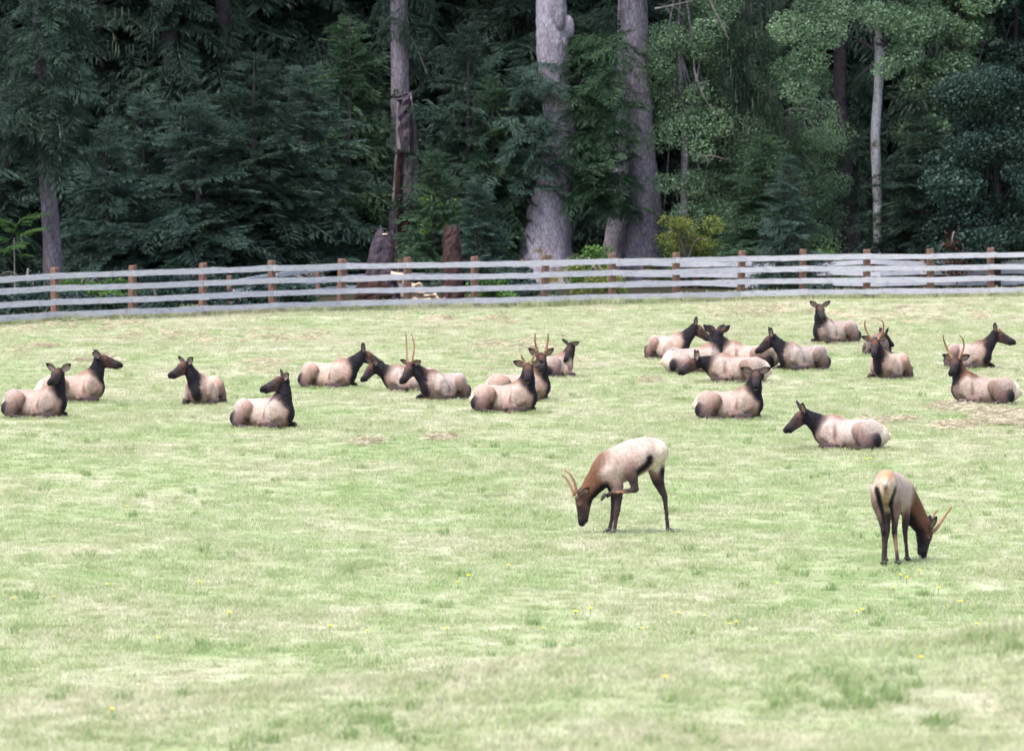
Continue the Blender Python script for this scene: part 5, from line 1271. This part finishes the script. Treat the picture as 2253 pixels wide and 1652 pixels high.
SH = [  # label, px, base py, box, clumps, leaves, size, mat
 ('yellow-green shrub at the foot of the greyish big trunk', 1510, 634, (1462, 485, 1572, 560), 22, 4200, 0.06, 'yellow'),
 ('low yellow-tinged brambles between the big trunks', 1300, 646, (1262, 590, 1360, 640), 12, 1300, 0.09, 'yellow'),
 ('low green brambles at the foot of the massive trunk', 1290, 640, (1250, 555, 1340, 630), 16, 2200, 0.09, 'shrub'),
 ('green undergrowth behind the fence at the left', 190, 655, (140, 620, 300, 668), 24, 3200, 0.10, 'shrub'),
 ('dark green undergrowth under the left spruces', 420, 645, (310, 610, 520, 655), 26, 3200, 0.10, 'maple'),
 ('bright green bush beside the bluish spruces at left', 470, 636, (440, 510, 490, 585), 12, 1500, 0.10, 'shrub'),
 ('dark green undergrowth left of the rotten stump', 680, 640, (540, 600, 760, 650), 28, 3400, 0.10, 'maple'),
 ('green bramble thicket right of centre behind the fence', 1590, 632, (1480, 560, 1660, 632), 30, 4200, 0.10, 'shrub'),
 ('green bramble thicket behind the fence at right', 1790, 632, (1690, 560, 1880, 632), 32, 4600, 0.10, 'shrub'),
 ('dark bramble thicket below the slim white trunk', 1960, 630, (1880, 545, 2060, 630), 32, 4600, 0.10, 'maple'),
 ('green bramble thicket at the right edge behind the fence', 2160, 630, (2060, 560, 2300, 628), 34, 5000, 0.10, 'shrub'),
 ('bright green bush between snag and dark spruce', 975, 634, (940, 440, 1015, 520), 12, 1600, 0.10, 'shrub'),
 ('low dark undergrowth right of the narrow stump', 1090, 642, (1020, 590, 1170, 645), 22, 2600, 0.10, 'maple'),
 ('small shrub with reddish leaves right of the dead shrub', 2105, 636, (2085, 490, 2125, 590), 10, 700, 0.10, 'rust'),
 ('leafy low plants below the leftmost trunk', 60, 662, (-30, 610, 110, 668), 22, 2600, 0.10, 'maple'),
]
for k, (lb, bx, by, box, nc, nl, sz, mt) in enumerate(SH):
    d_ = dep(by); b = at(bx, by, d_); b.z = float(terrain(b.x, b.y))
    cl = [(x, y, max(z, 0.15), rr) for x, y, z, rr in px_fill(*box, nc, d_, b, 0.22, 0.45, 400 + k, 0.7)]
    hz = max(c[2] for c in cl)
    broadleaf(b, lb, mt, cl, nl, sz, 500 + k, [(0, 0, -0.1), (0.02, 0, hz * 0.4), (0, 0, hz * 0.8)], [0.03, 0.02, 0.01], 'twig', 'shrub', 'shrub', limbs=6)
q_ = np.random.default_rng(55); bm = []
for s in range(4):
    V, F, Cc = leaf_cloud([(q_.uniform(-0.9, 0.9), q_.uniform(-0.5, 0.5), q_.uniform(0.15, 0.75), q_.uniform(0.22, 0.4)) for _ in range(16)], 1900, 0.095, 800 + s)
    st = joinVF([tube(catmull(np.array([[q_.uniform(-0.3, 0.3), 0, -0.05], [q_.uniform(-0.6, 0.6), 0, 0.5], [q_.uniform(-0.9, 0.9), 0, 0.8]]), 3), 0.012, 5) for _ in range(6)])
    bm.append((mesh_np('bramble_leaves', V, F, False, Cc), mesh_np('bramble_canes', *st)))
    bm[-1][1].materials.append(M['twig'])
bmats = ['maple', 'shrub', 'maple', 'maple']
for s in range(4): bm[s][0].materials.append(M[bmats[s]])
ORD = ['first', 'second', 'third', 'fourth', 'fifth', 'sixth', 'seventh', 'eighth']
for i in range(8):
    for j in range(2):
        if i in (5, 6) or (i, j) == (4, 1): continue       # stump and woodpile stay in sight
        a_, b_ = fpts[i], fpts[i + 1]; f_ = 0.28 + 0.46 * j + q_.uniform(-0.1, 0.1); s = int(q_.integers(4))
        pp = a_ * (1 - f_) + b_ * f_; pp = Vector((pp.x, pp.y + 2.2 + 3.0 * j + q_.uniform(0, 2.0), 0)); pp.z = float(terrain(pp.x, pp.y))
        r = empty('bramble', pp, '%s low bramble behind the %s fence bay from the left, its %s half' % ('green' if bmats[s] == 'shrub' else 'dark', ORD[i], ('left', 'right')[j]), 'shrub', 'brambles close behind the fence', q_.uniform(0, 6.28))
        k_ = q_.uniform(0.8, 1.25); r.scale = (k_ * 1.15, k_, k_ * 0.85); obj('foliage', bm[s][0], None, r); obj('canes', bm[s][1], None, r)
# sapling with a thin pale stem at the far left
b = at(34, 690, dep(690)); b.z = float(terrain(b.x, b.y)); r = empty('sapling', b, 'thin bare-stemmed sapling with yellow-green top at far left', 'tree')
obj('trunk', mesh_np('trunk', *tube(np.array([[0, 0, -0.1], [-0.02, 0, 1.0], [-0.03, 0, 2.2]]), [0.03, 0.025, 0.012], 7)), M['twig'], r)
add_boughs(r, [(-0.03, 0, 1.7 + 0.1 * i, 2.4 * i, R(5 + 4 * i), 0.55 + 0.5 * (i % 3) / 2, 0.2, 1.0) for i in range(9)], 'shrub', 8, BOUGHS_FINE)

# --- hanging lichen and bare twigs
def lichen(px0, py0, px1, py1, n, depth, label, seed):
    q_ = np.random.default_rng(seed); b = at((px0 + px1) / 2, 640, depth); b.z = float(terrain(b.x, b.y)); V, F, Cc = [], [], []
    for i in range(n):
        p_ = np.array(at(q_.uniform(px0, px1), q_.uniform(py0, py1), depth + q_.uniform(-0.8, 0.3)) - b); L = q_.uniform(0.15, 0.5); w = 0.012
        o = len(V); V += [p_ + [-w, 0, 0], p_ + [w, 0.01, 0], p_ + [w * 0.8 + q_.normal() * 0.02, 0, -L * 0.6], p_ + [q_.normal() * 0.02, 0.02, -L]]; F += [(o, o + 1, o + 2), (o, o + 2, o + 3)]; Cc += [(q_.uniform(0.5, 1.1),) * 3] * 4
    return b, np.array(V), np.array(F), np.array(Cc)
for k, (a, lb) in enumerate((((590, 190, 780, 430, 110), 'pale hanging lichen strands on the green hemlock'), ((1580, 0, 1720, 330, 190), 'hanging lichen curtains on drooping branches, right half'), ((150, 0, 340, 120, 40), 'pale lichen strands in the upper left spruces'))):
    b, V, F, Cc = lichen(*a, D1 - 0.6, lb, 600 + k); r = empty('hanging_lichen', b, lb, 'lichen'); o = obj('strands', mesh_np('lichen', V, F, False, Cc), M['moss'], r); o['kind'] = 'stuff'
# drooping dark branch curtain that carries lichen, right half
b = at(1640, 634, D1); b.z = float(terrain(b.x, b.y)); r, b, p = big_trunk([(1655, 634, 30), (1652, 400, 26), (1650, 200, 24), (1648, 0, 22)], D2, 'lichen-draped spruce among the alders, right of centre', 'bark_dark', 61, flare=0.2, top=(0, 20, 0.06))
q_ = np.random.default_rng(9); spec = []
for i in range(60):
    o_ = at(q_.uniform(1575, 1720), q_.uniform(-60, 200), D1 + q_.uniform(-0.8, 0.8)) - b; spec.append((o_.x, o_.y, o_.z, q_.uniform(0, 6.28), R(q_.uniform(-75, -30)), q_.uniform(0.8, 1.6), q_.normal() * 0.5, q_.uniform(0.8, 1.5)))
add_boughs(r, spec, 'sp_dark', 14, BOUGHS_FINE)
def bare_branch(rows, depth, w0, label, seed):
    b = at(rows[0][0], 640, depth); b.z = float(terrain(b.x, b.y))
    pts = np.array([tuple(at(x, y, depth) - b) for x, y in rows]); q_ = np.random.default_rng(seed)
    r = empty('bare_branch', b, label, 'branch'); cp = catmull(pts, 5)
    obj('stem', mesh_np('branch', *tube(cp, np.linspace(w0, w0 * 0.35, len(cp)), 6)), M['twig'], r)
    for k in range(4):
        i = q_.integers(len(cp) // 3, len(cp) - 1); e = cp[i] + np.array([q_.uniform(-0.4, 0.4), q_.uniform(-0.2, 0), q_.uniform(-0.45, 0.1)])
        obj('twig', mesh_np('twig', *tube(np.array([cp[i], (cp[i] + e) / 2 + [0, 0, 0.03], e]), [w0 * 0.4, w0 * 0.3, w0 * 0.2], 5)), M['twig'], r)
for k, (rows, w, lb) in enumerate((([(1560, 0), (1578, 35), (1590, 60), (1604, 88)], 0.032, 'pale bare branch hanging from the top, right of centre'),
    ([(1526, 150), (1545, 205), (1562, 235)], 0.025, 'dark grey fallen branch leaning in the light alders'), ([(1540, 345), (1565, 343), (1600, 352)], 0.022, 'whitish horizontal dead branch among the alders'),
    ([(1630, 410), (1622, 450), (1614, 480)], 0.018, 'thin pale upright twig among the alders'), ([(1820, 120), (1800, 150), (1785, 190), (1780, 240)], 0.02, 'arching bare branch left of the dark leaning trunk'),
    ([(1750, 0), (1748, 50), (1745, 80)], 0.025, 'short pale twig hanging from the top at right'), ([(60, 90), (90, 50), (105, 0)], 0.04, 'bare branch slanting up in the upper left corner'),
    ([(60, 90), (110, 75), (180, 40)], 0.03, 'reddish bare branch reaching right in the upper left corner'), ([(1440, 20), (1480, 12), (1525, 2)], 0.035, 'pale mossy limb at the top beside the greyish big trunk'))):
    bare_branch(rows, D1 - 1.6, w, lb, 700 + k)

# --- the rest of the wood, too dense to tell apart
r_ = np.random.default_rng(88); n = 26000
cx = np.stack([r_.uniform(-34, 34, 420), r_.uniform(D3 + 9, D3 + 26, 420), np.zeros(420), r_.uniform(1.2, 2.4, 420)], -1)
cx[:, 2] = terrain(cx[:, 0], cx[:, 1]) + r_.uniform(0, 15, 420)
V, F, Cc = leaf_cloud(cx, n, 0.7, 89, aspect=0.3)
o = obj('distant_wood', mesh_np('distant_wood', V, F, False, Cc), M['sp_dark']); tag(o, 'dense dark forest behind all the nearer trees', 'forest', kind='stuff')
